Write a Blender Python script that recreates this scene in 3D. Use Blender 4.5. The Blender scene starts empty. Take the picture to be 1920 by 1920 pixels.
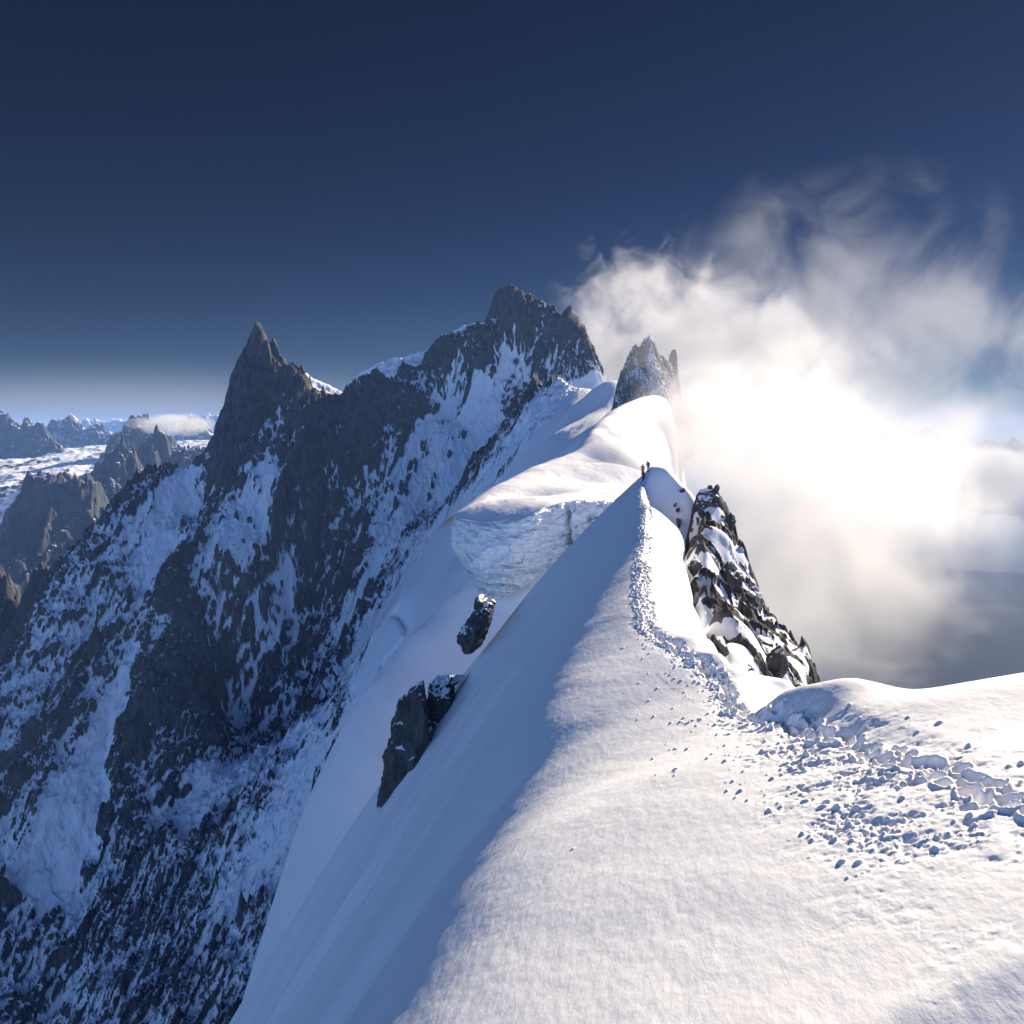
import bpy, math, random
import numpy as np
from mathutils import Vector

C = bpy.context.scene
R = math.radians
rng = np.random.default_rng(7)
random.seed(7)

# ------------------------------------------------------------------ camera, sky, sun, exposure
F = 1507.0                                   # focal length in pixels of the 1920 px photograph
PITCH = math.atan(160.0 / F)
cd = bpy.data.cameras.new('camera')
cam = bpy.data.objects.new('camera', cd)
C.collection.objects.link(cam)
cd.sensor_width = 36.0
cd.angle = 2 * math.atan(960.0 / F)
cd.clip_start = 0.5
cd.clip_end = 120000.0
cam.location = (0, 0, 0)
cam.rotation_euler = (R(90) - PITCH, 0, 0)
C.camera = cam

SUN_AZ = R(42)                               # to the right of straight ahead (+Y)
SUN_EL = R(26)
w = bpy.data.worlds.new('World')
C.world = w
w.use_nodes = True
nt = w.node_tree
bg = nt.nodes['Background']
sky = nt.nodes.new('ShaderNodeTexSky')
sky.sky_type = 'NISHITA'
sky.sun_disc = False
sky.sun_elevation = SUN_EL
sky.sun_rotation = SUN_AZ
sky.altitude = 3800
sky.air_density = 1.0
sky.dust_density = 0.8
sky.ozone_density = 1.5
gam = nt.nodes.new('ShaderNodeGamma')
gam.inputs[1].default_value = 1.75
nt.links.new(sky.outputs[0], gam.inputs[0])
# sky dimmed ahead, and raised overhead and behind as added fill for shadows
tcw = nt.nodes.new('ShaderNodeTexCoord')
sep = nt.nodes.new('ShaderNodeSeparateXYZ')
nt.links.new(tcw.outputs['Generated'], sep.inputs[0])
sky_fill = nt.nodes.new('ShaderNodeMapRange')
sky_fill.interpolation_type = 'SMOOTHSTEP'
sky_fill.inputs['From Min'].default_value = 0.80
sky_fill.inputs['From Max'].default_value = -0.25
sky_fill.inputs['To Min'].default_value = 0.034
sky_fill.inputs['To Max'].default_value = 0.56
nt.links.new(sep.outputs['Y'], sky_fill.inputs['Value'])
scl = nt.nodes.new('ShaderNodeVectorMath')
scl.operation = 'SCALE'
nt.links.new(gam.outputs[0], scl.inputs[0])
nt.links.new(sky_fill.outputs[0], scl.inputs['Scale'])
tint = nt.nodes.new('ShaderNodeVectorMath')
tint.operation = 'MULTIPLY'
tint.inputs[1].default_value = (0.94, 0.92, 1.0)
nt.links.new(scl.outputs[0], tint.inputs[0])
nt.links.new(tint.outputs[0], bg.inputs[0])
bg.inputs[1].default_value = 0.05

sd = bpy.data.lights.new('sun', 'SUN')
sd.energy = 5.0
sd.angle = R(0.5)
sd.color = (1.0, 0.86, 0.69)
sun = bpy.data.objects.new('sun', sd)
C.collection.objects.link(sun)
SDIR = Vector((math.sin(SUN_AZ) * math.cos(SUN_EL), math.cos(SUN_AZ) * math.cos(SUN_EL), math.sin(SUN_EL)))
sun.rotation_euler = SDIR.to_track_quat('Z', 'Y').to_euler()

vs = C.view_settings
vs.view_transform = 'Standard'
vs.look = 'None'
vs.gamma = 1.0
vs.exposure = 1.12
C.cycles.max_bounces = 6
C.cycles.diffuse_bounces = 3
C.cycles.volume_bounces = 1
C.cycles.use_denoising = True

# ------------------------------------------------------------------ helpers
CP, SP = math.cos(PITCH), math.sin(PITCH)


def at(px, py, Y):
    """the point of the place at forward distance Y that the photograph shows at pixel px, py"""
    a = (px - 960.0) / F
    b = (960.0 - py) / F
    dy = CP + b * SP
    k = Y / dy
    return (a * k, Y, (-SP + b * CP) * k)


def pts(lst):
    return np.array([at(*p) for p in lst])


def project(x, y, z):
    f = y * CP - z * SP
    u = y * SP + z * CP
    return 960 + F * x / f, 960 - F * u / f


def _hash(ix, iy, seed):
    h = (ix.astype(np.uint32) * np.uint32(374761393) + iy.astype(np.uint32) * np.uint32(668265263)
         + np.uint32((seed * 2246822519) & 0xffffffff))
    h = (h ^ (h >> np.uint32(13))) * np.uint32(1274126177)
    h = (h ^ (h >> np.uint32(16))) * np.uint32(2246822519)
    return h ^ (h >> np.uint32(15))


def perlin(x, y, seed=0):
    x = np.asarray(x, np.float32)
    y = np.asarray(y, np.float32)
    x0 = np.floor(x)
    y0 = np.floor(y)
    fx = x - x0
    fy = y - y0
    ix = x0.astype(np.int64)
    iy = y0.astype(np.int64)
    u = fx * fx * fx * (fx * (fx * 6 - 15) + 10)
    v = fy * fy * fy * (fy * (fy * 6 - 15) + 10)

    def g(jx, jy, ax, ay):
        a = _hash(jx, jy, seed).astype(np.float32) * np.float32(2 * math.pi / 4294967296.0)
        return np.cos(a) * ax + np.sin(a) * ay
    n00 = g(ix, iy, fx, fy)
    n10 = g(ix + 1, iy, fx - 1, fy)
    n01 = g(ix, iy + 1, fx, fy - 1)
    n11 = g(ix + 1, iy + 1, fx - 1, fy - 1)
    a = n00 + u * (n10 - n00)
    b = n01 + u * (n11 - n01)
    return (a + v * (b - a)) * 1.5


def fbm(x, y, octv=5, seed=0, gain=0.5, lac=2.03):
    s = 0.0
    a = 1.0
    for k in range(octv):
        s = s + a * perlin(x, y, seed + k * 17)
        x = x * lac
        y = y * lac
        a *= gain
    return s


def ridged(x, y, octv=5, seed=0, gain=0.5, lac=2.03):
    s = 0.0
    a = 1.0
    t = 0.0
    for k in range(octv):
        n = 1.0 - np.abs(perlin(x, y, seed + k * 31))
        s = s + a * n * n
        t += a
        x = x * lac
        y = y * lac
        a *= gain
    return s / t * 2 - 1


def cells(x, y, seed=0):
    """cellular noise: F1, F2 and a tilted-block value per cell (broken rock, clods)"""
    x = np.asarray(x, np.float32)
    y = np.asarray(y, np.float32)
    ix = np.floor(x).astype(np.int64)
    iy = np.floor(y).astype(np.int64)
    d1 = np.full(x.shape, 9.0, np.float32)
    d2 = np.full(x.shape, 9.0, np.float32)
    val = np.zeros(x.shape, np.float32)
    k = np.float32(1 / 4294967296.0)
    for i in (-1, 0, 1):
        for j in (-1, 0, 1):
            cx = ix + i
            cy = iy + j
            px = cx + _hash(cx, cy, seed).astype(np.float32) * k
            py = cy + _hash(cx, cy, seed + 1).astype(np.float32) * k
            dx = x - px
            dy = y - py
            d = dx * dx + dy * dy
            hv = _hash(cx, cy, seed + 2).astype(np.float32) * k
            an = _hash(cx, cy, seed + 3).astype(np.float32) * k * 6.283
            bl = hv + 0.8 * (np.cos(an) * dx + np.sin(an) * dy)
            m = d < d1
            d2 = np.where(m, d1, np.minimum(d2, d))
            d1 = np.where(m, d, d1)
            val = np.where(m, bl, val)
    return np.sqrt(d1), np.sqrt(d2), val


def sstep(a, b, x):
    t = np.clip((x - a) / (b - a), 0, 1)
    return t * t * (3 - 2 * t)


class RBF:
    """multiquadric surface through scattered points (x, y) -> value"""

    def __init__(self, P, V, c):
        P = np.asarray(P, float)
        self.P, self.c = P, c
        n = len(P)
        self.m = P.mean(0)
        self.s = P.std() + 1e-9
        D = np.sqrt(((P[:, None] - P[None]) ** 2).sum(-1) + c * c)
        A = np.zeros((n + 3, n + 3))
        A[:n, :n] = -D
        A[:n, :n] += 1e-9 * np.eye(n)
        Q = np.c_[np.ones(n), (P - self.m) / self.s]
        A[:n, n:] = Q
        A[n:, :n] = Q.T
        self.w = np.linalg.solve(A, np.r_[np.asarray(V, float), 0, 0, 0])

    def __call__(self, x, y):
        sh = np.shape(x)
        x = np.ravel(x).astype(np.float64)
        y = np.ravel(y).astype(np.float64)
        out = self.w[-3] + self.w[-2] * (x - self.m[0]) / self.s + self.w[-1] * (y - self.m[1]) / self.s
        for (px, py), wk in zip(self.P, self.w[:-3]):
            out -= wk * np.sqrt((x - px) ** 2 + (y - py) ** 2 + self.c ** 2)
        return out.reshape(sh)


def cubic_axis(A, t, ax):
    m = A.shape[ax]
    i = np.clip(np.floor(t).astype(int), 0, m - 2)
    f = t - i
    f = f.reshape([-1 if k == ax else 1 for k in range(A.ndim)])
    g = lambda k: np.take(A, np.clip(i + k, 0, m - 1), axis=ax)
    p0, p1, p2, p3 = g(-1), g(0), g(1), g(2)
    return p1 + 0.5 * f * (p2 - p0 + f * (2 * p0 - 5 * p1 + 4 * p2 - p3 + f * (3 * (p1 - p2) + p3 - p0)))


def rbf_grid(rbf, X, Y, step=6):
    """evaluate on a coarse even grid of the same fan, then refine"""
    th = np.arctan2(X[0], Y[0])
    lr = np.log(np.hypot(X[:, 0], Y[:, 0]))
    n, m = X.shape
    cn, cm = max(4, n // step), max(4, m // step)
    ct = np.linspace(th[0], th[-1], cm)
    cr = np.linspace(lr[0], lr[-1], cn)
    T, Lr = np.meshgrid(ct, cr)
    Zc = rbf(np.exp(Lr) * np.sin(T), np.exp(Lr) * np.cos(T))
    tr_ = (lr - lr[0]) / (lr[-1] - lr[0]) * (cn - 1)
    tc_ = (th - th[0]) / (th[-1] - th[0]) * (cm - 1)
    return cubic_axis(cubic_axis(Zc, tr_, 0), tc_, 1)


def blur(Z, k):
    for ax in (0, 1):
        pad = [(0, 0), (0, 0)]
        pad[ax] = (k + 1, k)
        c = np.cumsum(np.pad(Z, pad, mode='edge'), axis=ax)
        n = Z.shape[ax]
        a = np.take(c, np.arange(2 * k + 1, 2 * k + 1 + n), axis=ax)
        b = np.take(c, np.arange(0, n), axis=ax)
        Z = (a - b) / (2 * k + 1)
    return Z


def fan(th0, th1, nth, r0, r1, nr, ox=0.0, oy=0.0):
    """plan grid that gets coarser with distance; rows along r, columns along the angle"""
    th = np.radians(np.linspace(th0, th1, nth))
    r = np.exp(np.linspace(math.log(r0), math.log(r1), nr))
    T, RR = np.meshgrid(th, r)
    return RR * np.sin(T) + ox, RR * np.cos(T) + oy


def plan_normal_z(X, Y, Z):
    P = np.stack([X, Y, Z], -1)
    a = np.gradient(P, axis=0)
    b = np.gradient(P, axis=1)
    n = np.cross(b, a)
    n /= np.linalg.norm(n, axis=-1, keepdims=True) + 1e-12
    n *= np.sign(n[..., 2:3] + 1e-12)
    return n


def mesh_obj(name, V, Q, mat=None, parent=None, smooth=True, attrs=None):
    me = bpy.data.meshes.new(name)
    V = np.asarray(V, np.float32).reshape(-1, 3)
    Q = np.asarray(Q, np.int32)
    k = Q.shape[1]
    me.vertices.add(len(V))
    me.vertices.foreach_set('co', V.ravel())
    me.loops.add(Q.size)
    me.loops.foreach_set('vertex_index', Q.ravel())
    me.polygons.add(len(Q))
    me.polygons.foreach_set('loop_start', np.arange(0, Q.size, k, dtype=np.int32))
    me.update(calc_edges=True)
    me.polygons.foreach_set('use_smooth', np.full(len(Q), smooth))
    for an, av in (attrs or {}).items():
        at_ = me.attributes.new(an, 'FLOAT', 'POINT')
        at_.data.foreach_set('value', np.asarray(av, np.float32).ravel())
    me.validate()
    if mat:
        me.materials.append(mat)
    o = bpy.data.objects.new(name, me)
    C.collection.objects.link(o)
    if parent:
        o.parent = parent
    return o


def grid_quads(n, m, flip=False):
    i = np.arange(n * m).reshape(n, m)
    q = np.stack([i[:-1, :-1], i[:-1, 1:], i[1:, 1:], i[1:, :-1]], -1).reshape(-1, 4)
    return q[:, ::-1] if flip else q


def sheet(name, X, Y, Z, mat, attrs=None, parent=None, keep=None):
    n, m = X.shape
    Q = grid_quads(n, m, True)
    V = np.stack([X, Y, Z], -1).reshape(-1, 3)
    if keep is not None:
        k = keep.ravel()
        Q = Q[k[Q].all(1)]
        used = np.zeros(len(V), bool)
        used[Q.ravel()] = True
        idx = np.cumsum(used) - 1
        Q = idx[Q]
        V = V[used]
        attrs = {a: np.asarray(v).ravel()[used] for a, v in (attrs or {}).items()}
    return mesh_obj(name, V, Q, mat, parent, True, attrs)


def tag(o, label=None, cat=None, group=None, kind=None):
    if label:
        o['label'] = label
    if cat:
        o['category'] = cat
    if group:
        o['group'] = group
    if kind:
        o['kind'] = kind
    return o


# ------------------------------------------------------------------ materials
def new_mat(name):
    m = bpy.data.materials.new(name)
    m.use_nodes = True
    nt = m.node_tree
    b = nt.nodes['Principled BSDF']
    return m, nt, b


def N(nt, typ, **kw):
    n = nt.nodes.new(typ)
    for k, v in kw.items():
        if k in ('operation', 'blend_type', 'data_type', 'attribute_name', 'noise_dimensions', 'feature', 'distance',
                 'interpolation_type', 'noise_type', 'clamp'):
            setattr(n, k, v)
        else:
            n.inputs[k].default_value = v
    return n


def math_node(nt, op, a, b=None, c=None, clamp=False):
    n = nt.nodes.new('ShaderNodeMath')
    n.operation = op
    n.use_clamp = clamp
    for i, v in enumerate((a, b, c)):
        if v is None:
            continue
        if hasattr(v, 'is_linked'):
            nt.links.new(v, n.inputs[i])
        else:
            n.inputs[i].default_value = v
    return n.outputs[0]


def ramp(nt, fac, stops):
    n = nt.nodes.new('ShaderNodeValToRGB')
    e = n.color_ramp.elements
    while len(e) < len(stops):
        e.new(0.5)
    for k, (p, c) in enumerate(stops):
        e[k].position = p
        e[k].color = (*c, 1)
    nt.links.new(fac, n.inputs[0])
    return n.outputs[0]


def noise(nt, vec, scale, detail=4, rough=0.55, dist=0.0):
    n = nt.nodes.new('ShaderNodeTexNoise')
    n.inputs['Scale'].default_value = scale
    n.inputs['Detail'].default_value = detail
    n.inputs['Roughness'].default_value = rough
    n.inputs['Distortion'].default_value = dist
    nt.links.new(vec, n.inputs['Vector'])
    return n.outputs[0]


def mapping(nt, vec, scale=(1, 1, 1), rot=(0, 0, 0)):
    n = nt.nodes.new('ShaderNodeMapping')
    n.inputs['Scale'].default_value = scale
    n.inputs['Rotation'].default_value = rot
    nt.links.new(vec, n.inputs['Vector'])
    return n.outputs[0]


def mix_col(nt, fac, a, b):
    n = nt.nodes.new('ShaderNodeMix')
    n.data_type = 'RGBA'
    nt.links.new(fac, n.inputs[0])
    for v, s in ((a, 6), (b, 7)):
        if hasattr(v, 'is_linked'):
            nt.links.new(v, n.inputs[s])
        else:
            n.inputs[s].default_value = (*v, 1)
    return n.outputs[2]


def rock_snow_mat(name, size, rock_a, rock_b, rock_c, edge=0.12, fine=0.35, bump=0.6):
    """broken rock where the attribute «snow» is low, snow where it is high; size = metres of the finest grain"""
    m, nt, b = new_mat(name)
    geo = nt.nodes.new('ShaderNodeNewGeometry')
    pos = geo.outputs['Position']
    a = nt.nodes.new('ShaderNodeAttribute')
    a.attribute_name = 'snow'
    n1 = noise(nt, pos, 1.0 / size, 6, 0.65)
    n2 = noise(nt, pos, 1.0 / (size * 9), 5, 0.6)
    n3 = noise(nt, mapping(nt, pos, (1, 1, 0.22)), 1.0 / (size * 3.0), 6, 0.65)
    s = math_node(nt, 'ADD', a.outputs['Fac'], math_node(nt, 'MULTIPLY', math_node(nt, 'SUBTRACT', n1, 0.5), fine))
    mr = nt.nodes.new('ShaderNodeMapRange')
    mr.interpolation_type = 'SMOOTHSTEP'
    mr.inputs['From Min'].default_value = 0.5 - edge
    mr.inputs['From Max'].default_value = 0.5 + edge
    nt.links.new(s, mr.inputs['Value'])
    rock = mix_col(nt, ramp(nt, n2, [(0.4, (0, 0, 0)), (0.62, (1, 1, 1))]), rock_a, rock_b)
    rock = mix_col(nt, ramp(nt, n3, [(0.42, (0, 0, 0)), (0.66, (1, 1, 1))]), rock, rock_c)
    col = mix_col(nt, mr.outputs[0], rock, (0.84, 0.86, 0.89))
    nt.links.new(col, b.inputs['Base Color'])
    b.inputs['Roughness'].default_value = 0.85
    b.inputs['Specular IOR Level'].default_value = 0.15
    bp = nt.nodes.new('ShaderNodeBump')
    bp.inputs['Strength'].default_value = bump
    bp.inputs['Distance'].default_value = size * 0.8
    inv = math_node(nt, 'SUBTRACT', 1.0, mr.outputs[0])
    hh = math_node(nt, 'MULTIPLY', math_node(nt, 'ADD', n1, n3), math_node(nt, 'MULTIPLY_ADD', inv, 0.85, 0.15))
    nt.links.new(hh, bp.inputs['Height'])
    nt.links.new(bp.outputs[0], b.inputs['Normal'])
    return m


def snow_mat(name, grain, bump=0.25, streak=(1, 1, 1), col=(0.86, 0.875, 0.9)):
    m, nt, b = new_mat(name)
    geo = nt.nodes.new('ShaderNodeNewGeometry')
    pos = geo.outputs['Position']
    n1 = noise(nt, pos, 1.0 / grain, 4, 0.7)
    n2 = noise(nt, mapping(nt, pos, streak), 1.0 / (grain * 14), 5, 0.6)
    hh = math_node(nt, 'ADD', math_node(nt, 'MULTIPLY', n1, 0.35), math_node(nt, 'MULTIPLY', n2, 3.0))
    bp = nt.nodes.new('ShaderNodeBump')
    bp.inputs['Strength'].default_value = bump
    bp.inputs['Distance'].default_value = grain
    nt.links.new(hh, bp.inputs['Height'])
    nt.links.new(bp.outputs[0], b.inputs['Normal'])
    b.inputs['Base Color'].default_value = (*col, 1)
    b.inputs['Roughness'].default_value = 0.7
    b.inputs['Specular IOR Level'].default_value = 0.2
    return m


M_near = snow_mat('near_snow', 0.03, 0.35, (1, 0.4, 1))
M_far_snow = snow_mat('distant_snow', 0.8, 0.25, (1, 0.5, 1))
M_face = rock_snow_mat('granite_face', 2.2, (0.035, 0.037, 0.042), (0.085, 0.083, 0.083), (0.14, 0.128, 0.12), fine=0.55, bump=1.2)
M_far_rock = rock_snow_mat('far_granite', 9.0, (0.035, 0.039, 0.048), (0.06, 0.064, 0.072), (0.095, 0.093, 0.092), fine=0.5)

NEAR = 1.42                                  # metres per modelling unit of the near ridge

# ------------------------------------------------------------------ near snow ridge with the trodden path
PATH = [(1207, 889, 92), (1207, 903, 88), (1212, 950, 76), (1210, 1000, 65), (1203, 1060, 52), (1204, 1110, 45), (1222, 1178, 38),
        (1275, 1218, 32.5), (1345, 1265, 28), (1375, 1310, 24.5), (1395, 1342, 22), (1480, 1352, 18.5),
        (1600, 1392, 15), (1750, 1440, 12), (1860, 1475, 10.5), (2050, 1540, 8.6), (2300, 1640, 6.8)]
path3 = pts(PATH)


def path_at(Y):
    o = np.argsort(path3[:, 1])
    return np.interp(Y, path3[o, 1], path3[o, 0]), np.interp(Y, path3[o, 1], path3[o, 2])


ctrl = [tuple(p) for p in path3]
for Y in (5, 8, 11, 14.5, 18.5, 23, 28.5, 35, 43, 52, 63, 75, 85):
    xr, zr = path_at(Y)
    for d in (2.2, 5, 9, 14, 20, 28, 36):
        ctrl.append((xr - d, Y, zr - (0.45 * d + 0.032 * d * d)))
ctrl += [at(*p) for p in [(1170, 920, 88), (1120, 966, 88), (1060, 1030, 87.5), (1000, 1075, 87), (930, 1135, 86),
                          (870, 1215, 85), (835, 1330, 83), (790, 1440, 81)]]
for p in [(1120, 966, 88), (1000, 1075, 87), (870, 1215, 85), (790, 1440, 81)]:
    x, y, z = at(*p)
    ctrl.append((x + 1.5, y + 6, z - 7))
    ctrl.append((x + 4, y + 20, z - 26))
# right of the path
ctrl += [at(*p) for p in [
    (1222, 892, 88.5), (1240, 883, 89), (1252, 884, 89),             # snow fin
    (1262, 912, 88), (1290, 925, 87), (1250, 960, 86), (1270, 1000, 84), (1290, 1030, 82), (1310, 960, 86),
    (1226, 955, 77), (1246, 1005, 68), (1275, 1036, 63), (1298, 1044, 61),   # lit shoulder
    (1240, 1060, 54), (1270, 1080, 55), (1250, 1130, 45), (1295, 1120, 49), (1320, 1160, 45),
    (1262, 1182, 38.5), (1300, 1190, 35.5), (1330, 1200, 33.5), (1362, 1228, 30.5), (1395, 1262, 27.5),
    (1412, 1290, 26), (1405, 1325, 23.5),
    (1450, 1282, 27), (1490, 1281, 27.5), (1440, 1305, 25.5),
    (1440, 1318, 21.8), (1490, 1292, 20.8), (1545, 1278, 19.6), (1600, 1270, 18.8), (1650, 1283, 17.8), (1700, 1291, 17.2),
    (1800, 1282, 16.6), (1920, 1265, 16), (2060, 1250, 15.5), (2300, 1240, 14.5),
    (1600, 1330, 16.6), (1750, 1360, 14), (1900, 1370, 12.6), (2100, 1400, 11),
    (1700, 1560, 9.6), (1900, 1700, 8),
]]
for p, dx, dy, dz in [((1600, 1270, 18.8), 1.2, 3, -3.5), ((1700, 1291, 17.2), 1.4, 3, -3.5), ((1490, 1292, 20.8), .6, 2, -2.2),
                      ((1800, 1282, 16.6), 1.5, 3, -3.5), ((1920, 1265, 16), 2, 3, -3.5), ((2060, 1250, 15.5), 2, 3, -3.5),
                      ((1600, 1270, 18.8), 5, 9, -14), ((1800, 1282, 16.6), 6, 9, -14), ((2060, 1250, 15.5), 8, 9, -14),
                      ((1490, 1281, 27.5), 1, 3, -4), ((1490, 1281, 27.5), 5, 8, -14), ((1330, 1200, 33.5), 1.6, 1.5, -1.6),
                      ((1330, 1200, 33.5), 5, 4, -7), ((1252, 884, 89), 2, 6, -8), ((1252, 884, 89), 4, 20, -26),
                      ((1298, 1044, 61), 6, 0, -6), ((1298, 1044, 61), 16, 2, -22), ((1320, 1160, 45), 6, 2, -7),
                      ((1320, 1160, 45), 18, 5, -24), ((1320, 1160, 45), 34, 8, -50), ((1298, 1044, 61), 40, 2, -60),
                      ((1490, 1281, 27.5), 16, 14, -34), ((1800, 1282, 16.6), 16, 22, -36), ((2060, 1250, 15.5), 22, 24, -40),
                      ((1800, 1282, 16.6), 40, 50, -80), ((1252, 884, 89), 24, 10, -45)]:
    x, y, z = at(*p)
    ctrl.append((x + dx, y + dy, z + dz))
ctrl = np.array(ctrl)
near_rbf = RBF(ctrl[:, :2], ctrl[:, 2], 0.8)

th_n = np.radians(np.concatenate([np.arange(-52, 2, 0.14), np.arange(2, 16, 0.05), np.arange(16, 46, 0.07)]))
r_n = np.exp(np.concatenate([np.arange(math.log(5.0), math.log(24), 0.0022), np.arange(math.log(24), math.log(95), 0.0016),
                             np.arange(math.log(95), math.log(125), 0.008)]))
T_, R_ = np.meshgrid(th_n, r_n)
X, Y = R_ * np.sin(T_), R_ * np.cos(T_)
Z = rbf_grid(near_rbf, X, Y, 5)
o_ = np.argsort(path3[:, 1])
lq = np.linspace(math.log(5.0), math.log(125.0), 500)
_pad = lambda a: np.convolve(np.pad(a, 6, mode='edge'), np.hanning(13) / np.hanning(13).sum(), 'valid')
pxs, pzs = [_pad(np.interp(np.exp(lq), path3[o_, 1], path3[o_, k])) for k in (0, 2)]
Xr, Zr = np.interp(np.log(Y), lq, pxs), np.interp(np.log(Y), lq, pzs)
dl = np.maximum(Xr - X, 0)
ga = np.interp(Y, [5, 30, 42, 62, 90], [0.42, 0.42, 0.48, 0.76, 0.82])
gb = np.interp(Y, [5, 30, 42, 62, 90], [0.012, 0.013, 0.016, 0.016, 0.012])
dk = np.interp(Y, [5, 20, 30, 45, 60, 90], [9.0, 7.6, 6.4, 4.0, 2.0, 1.0]) + 0.35 * perlin(Y / 9, Y * 0 + .5, 8)
kk = np.interp(Y, [5, 45, 65, 90], [0.85, 0.7, 0.2, 0.0])
Zl = Zr - (ga * dl + gb * dl * dl / (1 + dl / 90) + kk * 0.9 * np.logaddexp(0, (dl - dk) / 0.9))
# long runnels and soft drifts down the flank
Zl += sstep(4, 15, dl) * (0.75 * fbm(Y / 9 + 0.10 * dl, dl / 40, 2, 2) + 0.05 * ridged(Y / 3.4 + .12 * dl, dl / 24, 2, 7))
Zl -= 14 * sstep(92.0, 103, Y + 0.35 * dl) + 30 * sstep(98, 125, Y + .35 * dl)
bl = sstep(-0.9, 0.5, Xr - X)
Z = Z * (1 - bl) + Zl * bl
xb_p = pts([(1335, 900, 92), (1325, 955, 86), (1300, 1000, 81), (1262, 1005, 71), (1284, 1040, 63), (1284, 1080, 57), (1303, 1125, 50), (1330, 1178, 44), (1358, 1238, 34), (1395, 1295, 28), (1420, 1330, 26)])
o_ = np.argsort(xb_p[:, 1])
xbn = np.interp(Y, xb_p[o_, 1], xb_p[o_, 0])
Z -= 9 * sstep(-0.7, 2.8, X - xbn) * sstep(27, 31, Y) * sstep(96, 90, Y)
# wind relief: long soft drifts down the flank and fine ripples
pxx, pzz = path_at(Y)
dl = pxx - X                                        # metres to the left (downhill) of the path
Z += 0.05 * fbm(X / 5 + Y / 9, Y / 14, 3, 3) + 0.006 * fbm(X / 0.7 + Y / 3, Y / 1.6, 3, 9) + 0.0025 * perlin(X / 0.16, Y / 0.22, 19)
wid = np.interp(Y, [5, 9, 12, 17, 20, 30, 36, 40, 60, 88], [1.6, 1.6, 1.5, 1.05, 0.6, 0.45, 0.5, 0.7, 0.65, 0.6])
off = np.interp(Y, [5, 9, 12, 17, 20, 40], [0.9, 0.8, 0.6, 0.35, 0.15, 0.0])
amp = np.interp(Y, [8, 10, 12, 20, 36, 45, 88], [0.1, 0.4, 0.5, 0.5, 0.6, 0.75, 0.8])
lat = (dl - off) / wid + 0.25 * fbm(X / 1.3, Y / 1.3, 2, 51)
band = np.exp(-(lat ** 2) ** 1.6) * (Y < 89) * np.where(Y < 24, 0.35 + 0.9 * sstep(-0.25, 0.35, fbm(X / 0.9, Y / 0.9, 3, 52)), 1.0)
c1, c2, cv = cells(X / 0.15 + 0.3 * perlin(X / .4, Y / .4, 5), Y / 0.18, 61)
e1, e2, ev = cells(X / 0.09, Y / 0.10, 62)
Z += band * amp * (-0.10 + 0.07 * (cv - 0.5) * sstep(0, 0.25, c2 - c1) + 0.055 * (ev - 0.5) + 0.085 * fbm(X / .42, Y / .42, 4, 63))
# deep narrow trench where everybody steps
tr = dl + 0.12 * np.sin(Y * 1.7) + 0.18 * perlin(Y / 1.1, Y * 0 + 3.3, 4)
trench = np.exp(-(tr / np.interp(Y, [8, 20, 36, 45], [0.24, 0.17, 0.17, 0.25])) ** 2) * np.interp(Y, [6, 10, 15, 20, 36, 42, 60], [.06, .14, .2, .34, .3, .1, .0])
Z -= trench * (0.7 + 0.5 * fbm(X / .35, Y / .35, 2, 71))


def stamp(cx, cy, fn, reach):
    r = math.hypot(cx, cy)
    t = math.atan2(cx, cy)
    i0, i1 = np.searchsorted(r_n, [r - reach, r + reach])
    j0, j1 = np.searchsorted(th_n, [t - reach / r, t + reach / r])
    if i1 - i0 < 2 or j1 - j0 < 2:
        return
    Z[i0:i1, j0:j1] += fn(X[i0:i1, j0:j1] - cx, Y[i0:i1, j0:j1] - cy)


def foot(dep, ang, ln=0.17, wd=0.085):
    ca, sa = math.cos(ang), math.sin(ang)

    def f(dx, dy):
        d = np.sqrt(((dx * ca - dy * sa) / wd) ** 2 + ((dx * sa + dy * ca) / ln) ** 2)
        return -dep * np.exp(-d ** 4) + 0.35 * dep * np.exp(-((d - 1.45) / 0.35) ** 2)
    return f


def clod(h, r, ang, el):
    ca, sa = math.cos(ang), math.sin(ang)

    def f(dx, dy):
        d2 = ((dx * ca - dy * sa) / r) ** 2 + ((dx * sa + dy * ca) / (r * el)) ** 2
        return h * np.clip(1 - d2, 0, 1) ** 0.6
    return f


y = 89.0
while y > 8.0:
    x, _ = path_at(y)
    for lane in ((-0.42, -0.18, 0.12, 0.38) if y > 38 else (-0.14, 0.14)):
        if random.random() < 0.85:
            stamp(x + lane + random.gauss(0, 0.07), y + random.uniform(-0.2, 0.2),
                  foot(random.uniform(0.10, 0.22), random.gauss(0.1, 0.3), 0.16, 0.09), 0.45)
    y -= 0.40
for k in range(800):                               # thrown clods and sunken lumps, mostly on the downhill side
    y = 9.6 + 30 * random.random() ** 1.5
    x, _ = path_at(y)
    sgn = 1 if random.random() < 0.85 else -0.35
    d = sgn * abs(random.gauss(0, np.interp(y, [7, 14, 22, 38], [2.6, 1.9, 1.1, 0.7])))
    sc_ = random.random() ** 2
    if y < 17 and abs(d) > 2.4:
        continue
    stamp(x - d, y, clod(0.012 + 0.05 * sc_, 0.016 + 0.04 * sc_, random.uniform(0, 3.1), random.uniform(1, 1.9)), 0.35)
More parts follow.
